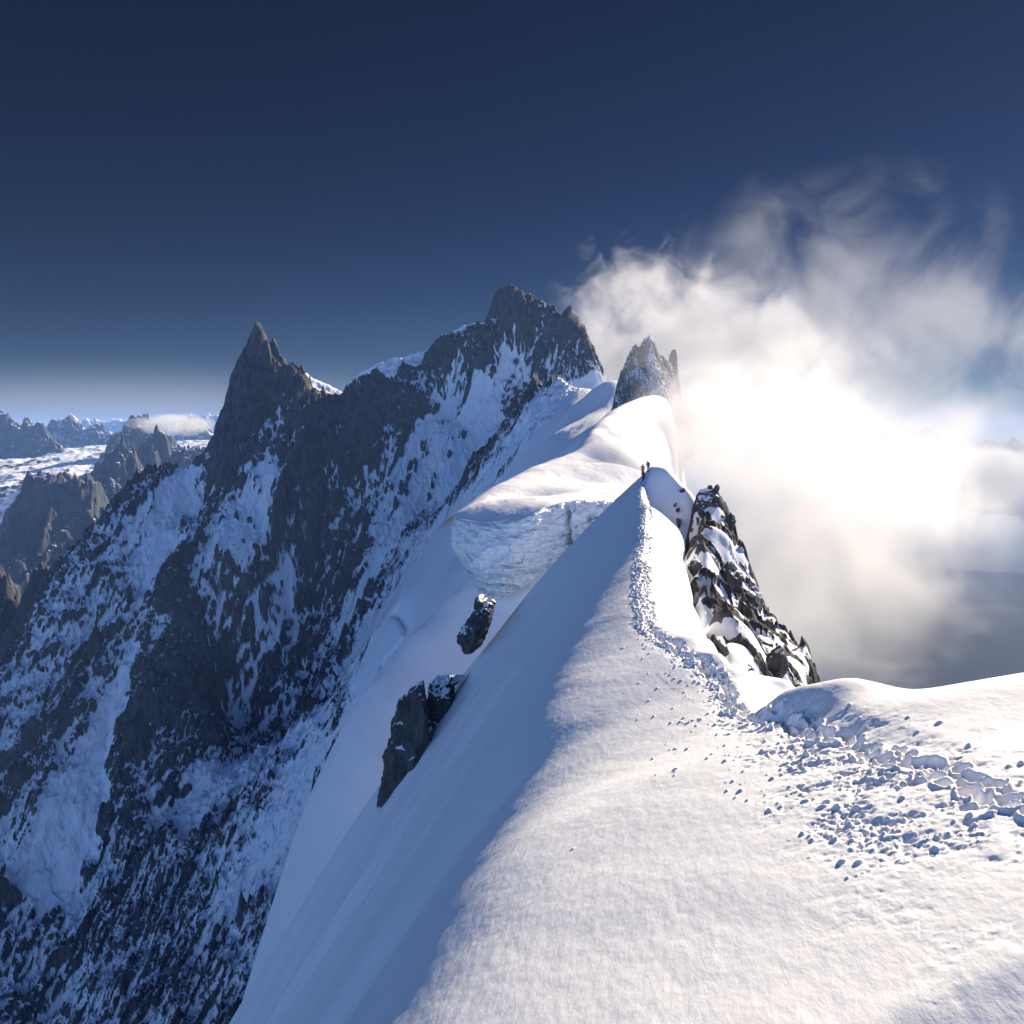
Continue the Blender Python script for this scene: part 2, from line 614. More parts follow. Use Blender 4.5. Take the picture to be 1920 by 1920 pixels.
for k in range(9):                                # lone pits and chunks far down the lit slope
    y = random.uniform(16, 34)
    x, _ = path_at(y)
    d = random.uniform(1.5, 9)
    if random.random() < 0.6:
        stamp(x - d, y, clod(0.015 + 0.03 * random.random() ** 2, 0.02 + 0.025 * random.random() ** 2, random.uniform(0, 3.1), 1.5), 0.3)
    else:
        stamp(x - d, y, foot(0.05, random.uniform(0, 3), 0.09, 0.05), 0.3)
NG = (X.copy(), Y.copy(), Z.copy())
th_g, r_g = th_n, r_n


def ground_z(x, y):
    j = np.clip(np.searchsorted(th_g, math.atan2(x, y)), 0, len(th_g) - 1)
    i = np.clip(np.searchsorted(r_g, math.hypot(x, y)), 0, len(r_g) - 1)
    return NG[2][i, j]


sheet('snow_ridge', X * NEAR, Y * NEAR, Z * NEAR, M_near)
tag(C.objects['snow_ridge'], 'knife edged foreground snow ridge with a trodden footpath along its crest', 'snow ridge', kind='structure')

# ------------------------------------------------------------------ main massif
SKY_PTS = [(-350, 1560, 975), (-150, 1390, 1045), (-60, 1300, 1090), (0, 1240, 1125), (45, 1165, 1175), (90, 1085, 1230),
           (160, 1012, 1283), (215, 948, 1335), (280, 895, 1372), (330, 881, 1388), (372, 863, 1398),
           (398, 832, 1405), (420, 775, 1420), (440, 720, 1440), (462, 668, 1455), (487, 624, 1470), (508, 657, 1477),
           (530, 690, 1482), (560, 704, 1488), (600, 744, 1498), (625, 744, 1508), (660, 730, 1540), (700, 715, 1580),
           (745, 706, 1650), (780, 693, 1670), (800, 670, 1690), (815, 652, 1700), (850, 634, 1730), (880, 622, 1750),
           (912, 610, 1770), (920, 582, 1790), (940, 558, 1800), (968, 549, 1800), (1000, 561, 1800), (1022, 572, 1800), (1036, 583, 1796),
           (1046, 594, 1792), (1058, 592, 1788), (1068, 588, 1784), (1077, 590, 1780), (1085, 600, 1776), (1094, 616, 1770), (1115, 662, 1750), (1140, 720, 1720)]
sk = pts(SKY_PTS)
ctrl = [tuple(p) for p in sk]
for (px, py, Yd), P in zip(SKY_PTS, sk):
    if px < 380:
        ctrl.append((P[0] - 70, P[1] + 40, P[2] - 150))
        ctrl.append((P[0] - 200, P[1] + 140, P[2] - 420))
    else:
        ctrl.append((P[0] + 10, P[1] + 60, P[2] - 90))
        ctrl.append((P[0] + 30, P[1] + 260, P[2] - 330))
BX = np.array([700, 720, 790, 880, 950, 1000, 1150, 1250, 1480, 1900])
BY = np.array([1140, 1075, 1000, 930, 850, 790, 700, 660, 620, 560])  # right edge of the rock face, px by py


def right_edge(py):
    return np.interp(py, BX, BY)


FACE_PTS = [(372, 863, 1400), (430, 850, 1400), (500, 845, 1405), (560, 850, 1410), (615, 850, 1425), (680, 850, 1445)]
front = []
for i, ((px, py, Yd), P) in enumerate(zip(SKY_PTS + FACE_PTS, np.concatenate([sk, pts(FACE_PTS)]))):
    on_face = i >= len(sk)
    k = np.clip((px - 300) / 600, 0, 1)
    d = np.array((-0.20 - 0.32 * k, -0.98 + 0.13 * k))
    d /= np.linalg.norm(d)
    dent = 415 < px < 545 and not on_face
    if not dent and not on_face and ((i % 2 and px != 968) or px < 400):
        continue
    steep = 95 if dent else (70 if 900 < px < 1100 else 0)
    for t in ((1, 70, 150, 240, 340, 460, 600, 760, 900) if on_face else (35, 75) if dent else (40, 95, 170, 270, 390, 540, 720)):
        drop = (2.1 if dent else 1.6) * min(t, steep) + 0.93 * max(0, t - steep)
        q = (P[0] + d[0] * t, P[1] + d[1] * t, P[2] - drop)
        qx, qy = project(*q)
        if qx > right_edge(qy) - 25 or q[1] < 380 or (not on_face and not dent and (qx < 420 or px < 590)):
            continue
        if np.delete(np.hypot(sk[:, 0] - q[0], sk[:, 1] - q[1]), i if i < len(sk) else 0).min() < (25 if dent else 50):
            continue
        if any(np.hypot(q[0] - f[0], q[1] - f[1]) < 50 for f in front if f[3] != i):
            continue
        front.append((*q, i))
ctrl += [f[:3] for f in front]
ctrl += [at(*p) for p in [(1055, 712, 1250), (1080, 728, 1200), (1110, 731, 1150), (1150, 714, 1000), (1000, 790, 1150), (1060, 790, 1000),
                          (1120, 780, 880), (1085, 842, 700), (1000, 850, 880), (940, 880, 1050), (900, 930, 1060),
                          (850, 985, 1060), (900, 1000, 950), (800, 1060, 1020), (740, 1140, 990), (690, 1250, 930), (650, 1380, 870),
                          (625, 1480, 830), (800, 1150, 880), (760, 1300, 780), (720, 1480, 680), (560, 1900, 600), (800, 1900, 480), (1200, 1500, 520)]]
ctrl += [at(1230, 800, 1000), at(1300, 920, 1000), at(1230, 900, 1300)]
x, y, z = at(1110, 731, 1150)
ctrl.append((x, y + 120, z - 60))
x, y, z = at(1055, 712, 1250)
ctrl.append((x, y + 100, z - 30))
ctrl = np.array(ctrl)
# thin out near-coincident points
keep = []
for i, p in enumerate(ctrl):
    if all(np.hypot(*(p[:2] - ctrl[j][:2])) > 14 for j in keep):
        keep.append(i)
ctrl = ctrl[keep]
massif_rbf = RBF(ctrl[:, :2], ctrl[:, 2], 24.0)
X, Y = fan(-44, 12, 1040, 470, 2250, 1150)
Z = rbf_grid(massif_rbf, X, Y, 4)
base = Z.copy()
PX, PY = project(X, Y, Z)
rock = sstep(40, -40, PX - right_edge(PY) + 30 * fbm(X / 60, Y / 60, 3, 5))
u = X * 0.88 - Y * 0.47
v = X * 0.47 + Y * 0.88
wu = u + 9 * fbm(X / 90, Y / 90, 3, 41)
rel = 32 * ridged(wu / 150, v / 420, 3, 11) + 15 * ridged(wu / 48, v / 130, 4, 12) + 9 * fbm(X / 45, Y / 45, 5, 13) \
    + 3.2 * ridged(wu / 13, v / 26, 4, 14)
b1, b2, bv = cells(wu / 16, v / 26, 5)
rel += 5 * bv
dsk = np.full(X.shape, 1e9)
for a_, b_ in zip(sk[:-1], sk[1:]):
    ab = b_[:2] - a_[:2]
    t = np.clip(((X - a_[0]) * ab[0] + (Y - a_[1]) * ab[1]) / (ab @ ab), 0, 1)
    dsk = np.minimum(dsk, np.hypot(X - a_[0] - t * ab[0], Y - a_[1] - t * ab[1]))
near_sky = sstep(90, 5, dsk)
f1, f2, fv = cells(wu / 9, v / 60, 16)
k1, k2, kv = cells(X / 12 + 0.4 * perlin(X / 15, Y / 15, 6), Y / 14, 19)
g1, g2, gv = cells(wu / 4.5, v / 24, 20)
crk_ = -3.0 * sstep(0.13, 0.0, f2 - f1) - 1.6 * sstep(0.16, 0.0, g2 - g1) + 1.6 * (gv - 0.5)
slab = crk_ + 2.2 * ridged(wu / 9, v / 30, 3, 17) + 3.5 * (fv - 0.5) * sstep(0, 0.2, f2 - f1) + 5.0 * (kv - 0.5) * sstep(0, 0.15, k2 - k1) + 1.6 * fbm(X / 5, Y / 6, 3, 18)
rel = rel + slab
Z = Z + rock * (rel * (1 - 0.6 * near_sky) - 8 * (1 - near_sky) + near_sky * (7.0 * ridged(X / 14, Y / 14, 4, 15) + 5.0 * (kv - 0.6) + 4.0 * (bv - 0.6)))


def hit(px, py):
    """where on the bare mountain surface the photograph shows a pixel"""
    q = np.where((np.abs(PX - px) < 5) & (np.abs(PY - py) < 5), np.hypot(X, Y), 1e9)
    k = np.unravel_index(q.argmin(), q.shape)
    return (X[k], Y[k]) if q[k] < 1e8 else None


bias = np.zeros(X.shape)
for px, py, rad, b_ in [(487, 640, 45, -.5), (478, 720, 60, -.55), (455, 800, 60, -.5), (430, 870, 45, -.4), (540, 770, 55, -.5), (575, 830, 45, -.35), (500, 790, 50, -.35),
                        (500, 890, 45, .35), (470, 960, 70, .28), (560, 960, 50, .15), (430, 1060, 70, .2), (620, 800, 50, -.2), (690, 770, 50, -.22), (760, 740, 50, -.2), (640, 880, 55, -.25),
                        (700, 900, 50, -.05), (600, 1010, 60, -.22), (690, 1080, 60, -.15), (560, 1130, 70, -.1), (960, 580, 60, -.3), (1010, 620, 70, -.25), (1080, 640, 70, -.25),
                        (940, 640, 60, -.05), (900, 750, 70, .22), (840, 830, 80, .2), (780, 900, 80, .16), (960, 740, 26, -.7), (975, 700, 20, -.6), (1000, 740, 22, -.6), (920, 830, 40, -.1),
                        (200, 1040, 90, .2), (120, 1150, 90, .16), (300, 930, 60, .35), (345, 900, 45, .5), (250, 1150, 90, .05), (360, 1000, 60, -.1), (330, 1180, 60, -.2), (400, 1240, 80, -.25),
                        (330, 1330, 90, -.2), (480, 1260, 80, .0), (560, 1370, 90, .12), (430, 1430, 90, .1), (520, 1460, 90, .25), (240, 1250, 60, -.1), (80, 1330, 100, .12), (40, 1450, 90, .05),
                        (300, 1290, 40, -.2)]:
    h_ = hit(px, py)
    if h_:
        bias += b_ * np.exp(-(np.hypot(X - h_[0], Y - h_[1]) / rad) ** 2)
bias = np.clip(0.5 * bias, -0.20, 0.5)


def along(pxs_, w0, w1):
    P_ = [hit(*p) for p in pxs_]
    P_ = [p for p in P_ if p]
    best = np.full(X.shape, 1e9)
    if len(P_) < 2:
        return np.zeros(X.shape)
    for k, (a_, b_) in enumerate(zip(P_[:-1], P_[1:])):
        a_, b_ = np.array(a_), np.array(b_)
        ab = b_ - a_
        t = np.clip(((X - a_[0]) * ab[0] + (Y - a_[1]) * ab[1]) / (ab @ ab + 1e-9), 0, 1)
        wd_ = w0 + (w1 - w0) * (k + t) / (len(P_) - 1)
        best = np.minimum(best, np.hypot(X - a_[0] - t * ab[0], Y - a_[1] - t * ab[1]) / wd_)
    best = best * (1 + 0.5 * fbm(X / 30, Y / 30, 4, 201)) + 0.25 * fbm(wu / 10, v / 24, 3, 202)
    return sstep(1.35, 0.75, best)


for P_, w0, w1, k_ in [([(243, 1212), (215, 1300), (180, 1400), (145, 1490), (100, 1600)], 7, 40, 1.3), ([(500, 865), (470, 960), (420, 1070)], 22, 40, .45),
                       ([(350, 882), (322, 960), (282, 1070)], 20, 26, .6), ([(610, 1320), (490, 1400), (380, 1490)], 12, 45, .7), ([(905, 720), (810, 870), (725, 1010), (640, 1170)], 14, 18, .5),
                       ([(965, 690), (905, 800), (850, 905)], 24, 40, .6), ([(1030, 730), (970, 820), (900, 910)], 30, 34, .8), ([(575, 930), (545, 1060), (500, 1180)], 12, 14, .4), ([(305, 1005), (255, 1135)], 8, 8, .5),
                       ([(690, 1150), (590, 1330)], 12, 16, .35), ([(840, 760), (760, 880), (700, 990)], 9, 12, .35), ([(560, 1420), (540, 1500), (500, 1600)], 30, 60, .5)]:
    e_ = along(P_, w0, w1)
    bias += 0.8 * k_ * e_
    Z -= e_ * (6 + 0.55 * (Z - base)) * rock
for P_, w0, w1, k_ in [([(595, 770), (565, 1000), (540, 1160)], 24, 30, .42), ([(690, 770), (645, 960), (590, 1110)], 22, 30, .42), ([(765, 750), (725, 870)], 20, 26, .42), ([(405, 1120), (370, 1230), (325, 1350)], 30, 42, .45),
                       ([(480, 1210), (435, 1360)], 34, 44, .45), ([(655, 1070), (600, 1240)], 18, 28, .4), ([(968, 690), (955, 765)], 12, 16, .9), ([(1012, 700), (990, 775)], 9, 10, .9), ([(255, 1260), (235, 1450)], 18, 22, .45),
                       ([(925, 640), (860, 740)], 14, 18, .3), ([(470, 700), (440, 850)], 40, 40, .5), ([(545, 740), (575, 850)], 34, 30, .45), ([(150, 1250), (60, 1420)], 20, 26, .3), ([(700, 1000), (660, 1060)], 18, 20, .4)]:
    e_ = along(P_, w0, w1)
    bias -= 0.40 * k_ * e_
    Z += e_ * 9 * rock
# bergschrund: a curved crevasse in the snow slope
cr_ = [hit(*p) for p in [(738, 1136), (752, 1146), (762, 1160), (760, 1178), (748, 1196), (730, 1216), (712, 1236), (706, 1262), (704, 1296)]]
cr_ = np.array([c for c in cr_ if c])
if len(cr_) > 2:
    dcr = np.full(X.shape, 1e9)
    for k, (a_, b_) in enumerate(zip(cr_[:-1], cr_[1:])):
        ab = b_ - a_
        t = np.clip(((X - a_[0]) * ab[0] + (Y - a_[1]) * ab[1]) / (ab @ ab + 1e-9), 0, 1)
        wd_ = 6.0 if k < 4 else 2.2
        dcr = np.minimum(dcr, np.hypot(X - a_[0] - t * ab[0], Y - a_[1] - t * ab[1]) / wd_)
    Z -= 9 * np.exp(-dcr ** 2)
snowy = 1 - rock
Z += snowy * (2.2 * fbm(wu / 60, v / 160, 3, 25) + 0.5 * fbm(wu / 9, v / 40, 3, 26))
n = plan_normal_z(X, Y, Z)
cav = blur(Z, 5) - Z
cav2 = blur(Z, 2) - Z
snow = 0.585 + 1.6 * (n[..., 2] - 0.50) + 0.03 * cav + 0.05 * cav2 + 0.014 * (blur(Z, 24) - Z) + bias + 0.20 * fbm(X / 70, Y / 70, 4, 77) + 0.20 * fbm(wu / 24, v / 60, 4, 78) + 0.23 * fbm(wu / 6, v / 10, 4, 79)
snow = np.where(rock < 0.999, np.maximum(snow, 1.3 - 1.4 * rock), snow)
sheet('mountain', X, Y, Z, M_face, {'snow': snow})
tag(C.objects['mountain'], 'great granite mountain with a pointed spire, broad summit and snow streaked north face', 'mountain', kind='structure')


# ------------------------------------------------------------------ hanging glacier below the serac, snow crest beyond the ridge
ctrl = [at(*p) for p in [
    (851, 966, 240), (870, 972, 235), (900, 977, 230), (930, 977, 226), (960, 971, 223), (990, 961, 222), (1015, 952, 223), (1050, 942, 228),
    (1080, 937, 232), (1120, 935, 236), (1150, 938, 240), (1200, 945, 246),
    (870, 950, 258), (900, 928, 275), (945, 905, 300), (1000, 935, 262), (1060, 905, 290), (1110, 905, 300), (1160, 915, 290),
    (960, 892, 315), (1000, 890, 335), (1060, 880, 360), (1275, 800, 820),
    (1110, 862, 425), (1130, 880, 390), (1165, 885, 395), (1200, 885, 400), (1150, 830, 520), (1175, 800, 580), (1205, 830, 540),
    (1215, 785, 640), (1240, 860, 500), (1280, 800, 700), (1250, 920, 330), (1290, 965, 400),
    (1160, 955, 228), (1230, 1000, 225)]]
crest = pts([(851, 966, 240), (872, 948, 256), (900, 928, 275), (930, 912, 300), (965, 893, 335), (1000, 874, 368), (1040, 858, 400), (1090, 843, 445), (1105, 818, 500), (1122, 793, 560),
             (1150, 768, 630), (1185, 750, 700), (1212, 744, 750), (1236, 752, 790)])
ca_ = np.r_[0, np.cumsum(np.linalg.norm(np.diff(crest, axis=0), axis=1))]
cs_ = np.linspace(0, ca_[-1], 46)
crest = np.stack([np.interp(cs_, ca_, crest[:, k]) for k in range(3)], -1)
for k in range(3):
    crest[1:-1, k] = np.convolve(np.pad(crest[:, k], 1, mode='edge'), [.25, .5, .25], 'valid')[1:-1]
ctrl = [c for c in ctrl if np.hypot(crest[:, 0] - c[0], crest[:, 1] - c[1]).min() > 9]
for x, y, z in crest:
    ctrl.append((x, y, z))
    ctrl.append((x - 9, y + 4, z - 9))
    ctrl.append((x - 30, y + 13, z - 42))
ctrl += [at(*p) for p in [(1340, 800, 840), (1380, 900, 840), (1430, 1050, 840), (1320, 930, 600), (1360, 1040, 600), (1420, 1250, 600), (1320, 1060, 380), (1360, 1200, 380), (1420, 1450, 380),
                          (1280, 1080, 260), (1340, 1300, 260), (1420, 1600, 260), (1420, 1000, 930)]]
ctrl = np.array(ctrl)
gl_rbf = RBF(ctrl[:, :2], ctrl[:, 2], 6.0)
X, Y = fan(-22, 17, 520, 215, 960, 900)
Z = rbf_grid(gl_rbf, X, Y, 3)
Z -= 130 * sstep(10.6, 15.5, np.degrees(np.arctan2(X, Y))) * np.hypot(X, Y) / 400
Z += 0.8 * fbm(X / 40, Y / 60, 3, 21) + 0.12 * fbm(X / 6, Y / 9, 3, 22)
LIPQ = pts([(600, 960, 243), (835, 964, 243), (851, 967, 241), (870, 973, 233), (900, 978, 228), (930, 978, 224), (960, 972, 221), (990, 962, 220), (1015, 953, 221),
            (1050, 943, 226), (1080, 938, 230), (1120, 936, 234), (1150, 939, 238), (1195, 948, 245), (1300, 948, 245), (1500, 948, 245)])
lip_r = np.interp(np.arctan2(X, Y), np.arctan2(LIPQ[:, 0], LIPQ[:, 1]), np.hypot(LIPQ[:, 0], LIPQ[:, 1]))
keep = (np.hypot(X, Y) > lip_r - 0.3) & (X > np.interp(Y, crest[:, 1], crest[:, 0]) - np.interp(Y, [240, 330, 800], [6, 18, 40])) & (Z > -150)
sheet('glacier', X, Y, Z, M_far_snow, keep=keep)
tag(C.objects['glacier'], 'bright wind rounded hanging glacier with a curling crest behind the snow ridge', 'glacier', kind='structure')

# steep snow slope under the ice cliff
APRON = [(885, 1075, 239), (840, 1118, 231), (770, 1192, 222), (690, 1292, 212), (640, 1405, 202), (618, 1482, 195), (560, 1700, 175), (480, 1980, 155)]
ctrl = [at(*p) for p in APRON + [(905, 1120, 228), (940, 1122, 225), (980, 1100, 224), (1020, 1070, 225), (1080, 1025, 231), (1130, 985, 236),
                                  (905, 1165, 221), (860, 1200, 217), (800, 1255, 211), (750, 1320, 203), (700, 1430, 192), (760, 1480, 189),
                                  (700, 1700, 168), (850, 1500, 188), (900, 1900, 150), (1000, 1300, 205), (1100, 1200, 212), (1200, 1300, 205), (1200, 1900, 160)]]
for p in APRON:
    x, y, z = at(*p)
    ctrl.append((x - 5, y + 3, z - 7))
    ctrl.append((x - 15, y + 9, z - 27))
    ctrl.append((x - 45, y + 27, z - 110))
ctrl = np.array(ctrl)
ap_rbf = RBF(ctrl[:, :2], ctrl[:, 2], 2.0)
X, Y = fan(-26, 12, 420, 135, 252, 420)
Z = rbf_grid(ap_rbf, X, Y, 3)
Z += 0.5 * fbm(X / 18 - Y / 40, Y / 40, 3, 23) + 0.06 * fbm(X / 2, Y / 3, 3, 24)
sheet('snow_slope', X, Y, Z, M_far_snow, keep=(Z > -190) & (Z < -24))
tag(C.objects['snow_slope'], 'steep shaded snow slope beneath the overhanging ice cliff', 'snow slope', kind='structure')

# ------------------------------------------------------------------ ice cliff of the serac
def ice_mat():
    m, nt, b = new_mat('blue_ice')
    a = nt.nodes.new('ShaderNodeAttribute')
    a.attribute_name = 'strata'
    geo = nt.nodes.new('ShaderNodeNewGeometry')
    n1 = noise(nt, geo.outputs['Position'], 0.5, 5, 0.65)
    f = math_node(nt, 'ADD', a.outputs['Fac'], math_node(nt, 'MULTIPLY', math_node(nt, 'SUBTRACT', n1, 0.5), 0.8))
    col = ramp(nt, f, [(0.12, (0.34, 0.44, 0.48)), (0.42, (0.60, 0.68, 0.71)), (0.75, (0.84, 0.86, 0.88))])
    nt.links.new(col, b.inputs['Base Color'])
    b.inputs['Roughness'].default_value = 0.5
    bp = nt.nodes.new('ShaderNodeBump')
    bp.inputs['Strength'].default_value = 0.5
    bp.inputs['Distance'].default_value = 0.5
    nt.links.new(n1, bp.inputs['Height'])
    nt.links.new(bp.outputs[0], b.inputs['Normal'])
    return m


M_ice = ice_mat()
lip = pts([(850, 967, 241), (858, 970, 236), (870, 973, 233), (900, 978, 228), (930, 978, 224), (960, 972, 221), (990, 962, 220), (1015, 953, 221),
           (1030, 948, 224), (1050, 943, 226), (1080, 938, 230), (1120, 936, 234), (1150, 939, 238), (1195, 948, 245)])
bot = pts([(852, 1025, 243), (862, 1052, 240), (880, 1080, 236), (900, 1108, 229), (915, 1122, 226), (940, 1124, 223), (970, 1108, 221), (1000, 1088, 221),
           (1020, 1070, 223), (1040, 1056, 225), (1080, 1028, 229), (1120, 995, 234), (1160, 965, 238), (1195, 952, 245)])
ns, ntt = 420, 190
sa = np.r_[0, np.cumsum(np.linalg.norm(np.diff(lip[:, :2], axis=0), axis=1))]
sb = np.linspace(0, 1, ns)
L = np.stack([np.interp(sb, sa / sa[-1], lip[:, k]) for k in range(3)], -1)
B = np.stack([np.interp(sb, sa / sa[-1], bot[:, k]) for k in range(3)], -1)
ker = np.ones(15) / 15
for A in (L, B):
    for k in range(3):
        A[:, k] = np.convolve(np.pad(A[:, k], 7, mode='edge'), ker, 'valid')
tt = np.linspace(0, 1, ntt)[:, None]
P = L[None] * (1 - tt[..., None]) + B[None] * tt[..., None]
S_, T_ = np.meshgrid(sb, np.linspace(0, 1, ntt))
gx = P[..., 0]
gz = P[..., 2]
left = sstep(0.62, 0.45, S_)
bulge = 5.0 * np.sin(math.pi * np.clip(T_ * 0.9 + 0.05, 0, 1)) ** 0.8 * (0.25 + 0.75 * left) * sstep(0, 0.06, S_ + 0.02)
warp = 1.6 * fbm(gx / 14, gz / 9, 3, 31) + 0.12 * (gx - gx[0, 0])
str_c = gz + 0.9 * warp + 2.2 * left * np.cos((S_ - 0.25) * 5)
strata = 0.55 * ridged(str_c / 2.2, gx / 40, 3, 33) + 0.35 * fbm(str_c / 0.8, gx / 18, 3, 34)
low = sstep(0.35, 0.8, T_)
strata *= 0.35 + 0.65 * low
flute = ridged(gx / 1.6 + 0.3 * fbm(gx / 5, gz / 5, 2, 3), gz / 7, 3, 36) * low * (1 - sstep(0.8, 1, T_)) * 0.5
scour = 0.8 * fbm((gx + 1.3 * gz) / 5, (gz - 0.6 * gx) / 16, 4, 37)
c1, c2, cv = cells(gx / 4 + 0.2 * warp, gz / 3, 38)
crk = 0.62 + 0.012 * perlin(gz / 4, gz * 0 + 1, 3) + 0.02 * T_
crack = 3.5 * np.exp(-((S_ - crk) / 0.010) ** 2) * sstep(0.0, 0.1, T_)
crack += 1.6 * np.exp(-((S_ - crk - 0.10) / 0.008) ** 2) * sstep(0.35, 0.5, T_)
crack += 0.9 * sstep(0.62, 0.68, S_) * np.exp(-((T_ - 0.55 - 0.05 * perlin(gx / 3, gx * 0, 8)) / 0.02) ** 2)
h1, h2, hv = cells(gx / 2.4 + 0.3 * warp, gz / 2.0, 43)
outd = bulge + 1.5 * strata + 1.4 * flute + 0.6 * scour + 1.1 * (cv - 0.5) + 0.35 * (hv - 0.5) - crack + 0.18 * fbm(gx / 1.1, gz / 0.9, 3, 39)
edge = sstep(0, 0.05, T_)
nrm = np.array((-0.25, -1.0, 0.0))
nrm /= np.linalg.norm(nrm)
P = P + (outd * edge)[..., None] * nrm
P[..., 2] += 0.8 * fbm(gx / 2.2, gx * 0, 4, 40) * sstep(0.8, 1.0, T_)
up_back = P[0] + np.array((2.0, 14, -2.5))
lo_back = P[-1] + np.array((2.0, 14, 1.5))
G = np.concatenate([up_back[None], P, lo_back[None], up_back[None] + np.array((0, 0.5, 0))], 0)
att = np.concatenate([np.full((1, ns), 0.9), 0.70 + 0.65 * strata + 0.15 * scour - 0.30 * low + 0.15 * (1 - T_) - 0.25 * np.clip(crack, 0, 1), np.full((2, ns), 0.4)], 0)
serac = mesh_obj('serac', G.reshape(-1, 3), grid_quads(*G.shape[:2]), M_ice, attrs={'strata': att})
tag(serac, 'overhanging blue white ice cliff with curved strata and a vertical crack', 'serac')
random.seed(5)
for k in range(9):
    si = int(ns * (0.03 + 0.30 * random.random()))
    p = P[int(ntt * random.uniform(0.93, 0.99)), si]
    ln, rd = random.choice([0.7, 1.0, 1.4, 2.6]) * random.uniform(.6, 1.1), random.uniform(0.08, 0.16)
    vv = []
    for a, f in ((0, 1.3), (0.25, 0.9), (0.6, 0.55), (1.0, 0.03)):
        for q in range(7):
            an = q / 7 * 6.283
            vv.append((p[0] + rd * f * math.cos(an), p[1] - 0.4 + rd * f * math.sin(an), p[2] + 0.4 - ln * a))
    qd = [(r * 7 + q, r * 7 + (q + 1) % 7, (r + 1) * 7 + (q + 1) % 7, (r + 1) * 7 + q) for r in range(3) for q in range(7)]
    mesh_obj('icicle', vv, qd, M_ice, serac, attrs={'strata': [0.9] * 28})


# ------------------------------------------------------------------ peaks built from a skyline
def peak(name, sky, mat, front=1.1, back=1.4, steep=0.0, reach=None, fall=(-0.3, -0.95), relief=0.05, res=(300, 220), c=None, bias=0.0, seed=0,
         snow_all=False, extra=(), thr=0.62):
    S = pts(sky)
    wx = S[:, 0].max() - S[:, 0].min()
    hgt = S[:, 2].max() - S[:, 2].min()
    reach = reach or wx * 0.8
    d = np.array(fall) / np.linalg.norm(fall)
    ctrl = [tuple(p) for p in S]
    for k, p in enumerate(S):
        ctrl.append((p[0] - d[0] * reach * 0.08, p[1] - d[1] * reach * 0.08, p[2] - back * reach * 0.08))
        if k % 2 == 0:
            ctrl.append((p[0] - d[0] * reach * 0.5, p[1] - d[1] * reach * 0.5, p[2] - back * reach * 0.5))
        for f in (0.12, 0.3, 0.6, 1.0):
            if k % (1 if f < 0.2 else 2 if f < 0.4 else 4) == 0:
                t = reach * f
                ctrl.append((p[0] + d[0] * t, p[1] + d[1] * t, p[2] - front * t - steep * min(t, reach * 0.12)))
    ctrl += [at(*p) for p in extra]
    ctrl = np.array(ctrl)
    kp = []
    for k, p in enumerate(ctrl):
        if k < len(S) or all(np.hypot(*(p[:2] - ctrl[j][:2])) > reach * 0.03 for j in kp):
            kp.append(k)
    ctrl = ctrl[kp]
    rb = RBF(ctrl[:, :2], ctrl[:, 2], c or wx / 40)
    ths = np.degrees(np.arctan2(ctrl[:, 0], ctrl[:, 1]))
    r = np.hypot(ctrl[:, 0], ctrl[:, 1])
    X, Y = fan(ths.min(), ths.max(), int(res[0] * 1.4), max(20, r.min()), r.max(), int(res[1] * 1.4))
    Z = rbf_grid(rb, X, Y, 3)
    u = X * -d[1] + Y * d[0]
    v = X * d[0] + Y * d[1]
    h = hgt * relief * 4
    wu = u + 0.3 * h * fbm(X / h, Y / h, 3, seed + 3)
    if not snow_all:
        Z = Z + h * (0.42 * ridged(wu / (h * 2.2), v / (h * 6), 4, seed + 1) + 0.34 * ridged(wu / (h * 0.6), v / (h * 1.5), 4, seed + 2)
                     + 0.16 * ridged(wu / (h * 0.2), v / (h * 0.45), 4, seed + 5) + 0.14 * fbm(X / (h * 0.5), Y / (h * 0.5), 5, seed + 4) - 0.25)
    else:
        Z = Z + h * 0.15 * fbm(X / h, Y / h, 3, seed + 4)
    n = plan_normal_z(X, Y, Z)
    sn = 0.56 + bias + 1.6 * (n[..., 2] - thr) + 0.3 / h * (blur(Z, 4) - Z) + 0.2 * fbm(wu / (h * 1.5), v / (h * 4), 4, seed + 9)
    if snow_all:
        sn = sn * 0 + 1.4
    return sheet(name, X, Y, Z, mat, {'snow': sn})


M_peak = rock_snow_mat('peak_granite', 1.6, (0.07, 0.07, 0.08), (0.12, 0.115, 0.11), (0.16, 0.14, 0.12))
tag(peak('mountain', [(1118, 860, 800), (1130, 810, 802), (1146, 765, 805), (1156, 722, 808), (1166, 692, 810), (1175, 668, 810), (1184, 650, 810), (1190, 645, 810),
                      (1196, 655, 810), (1204, 641, 810), (1212, 633, 810), (1219, 630, 812), (1228, 645, 814), (1240, 660, 818),
                      (1250, 674, 822), (1258, 684, 825), (1266, 706, 828), (1276, 760, 832)],
         M_peak, front=1.15, back=2.0, steep=0.5, reach=70, fall=(0.1, -1), relief=0.016, res=(330, 260), c=2.5, bias=0.22, seed=50, thr=0.54),
    'small rocky peak with snowy flank rising out of the cloud', 'mountain', kind='structure')
tag(peak('mountain', [(1248, 720, 900), (1254, 672, 902), (1259, 658, 903), (1264, 655, 904), (1269, 664, 905), (1271, 690, 906), (1276, 730, 907)],
         M_peak, front=2.5, back=2.5, reach=24, fall=(0, -1), relief=0.02, res=(90, 90), c=1.5, bias=-0.1, seed=57),
    'rounded rock tower half lost in cloud behind the small peak', 'mountain', kind='structure')
tag(peak('snow_dome', [(525, 715, 1900), (552, 694, 1900), (575, 700, 1900), (600, 715, 1900), (618, 722, 1900), (640, 735, 1900), (670, 760, 1900)],
         M_face, front=0.5, back=0.6, reach=160, fall=(-0.2, -1), res=(160, 120), c=9, snow_all=True, seed=61),
    'small sunlit snow dome beside the granite spire', 'snow dome', kind='structure')
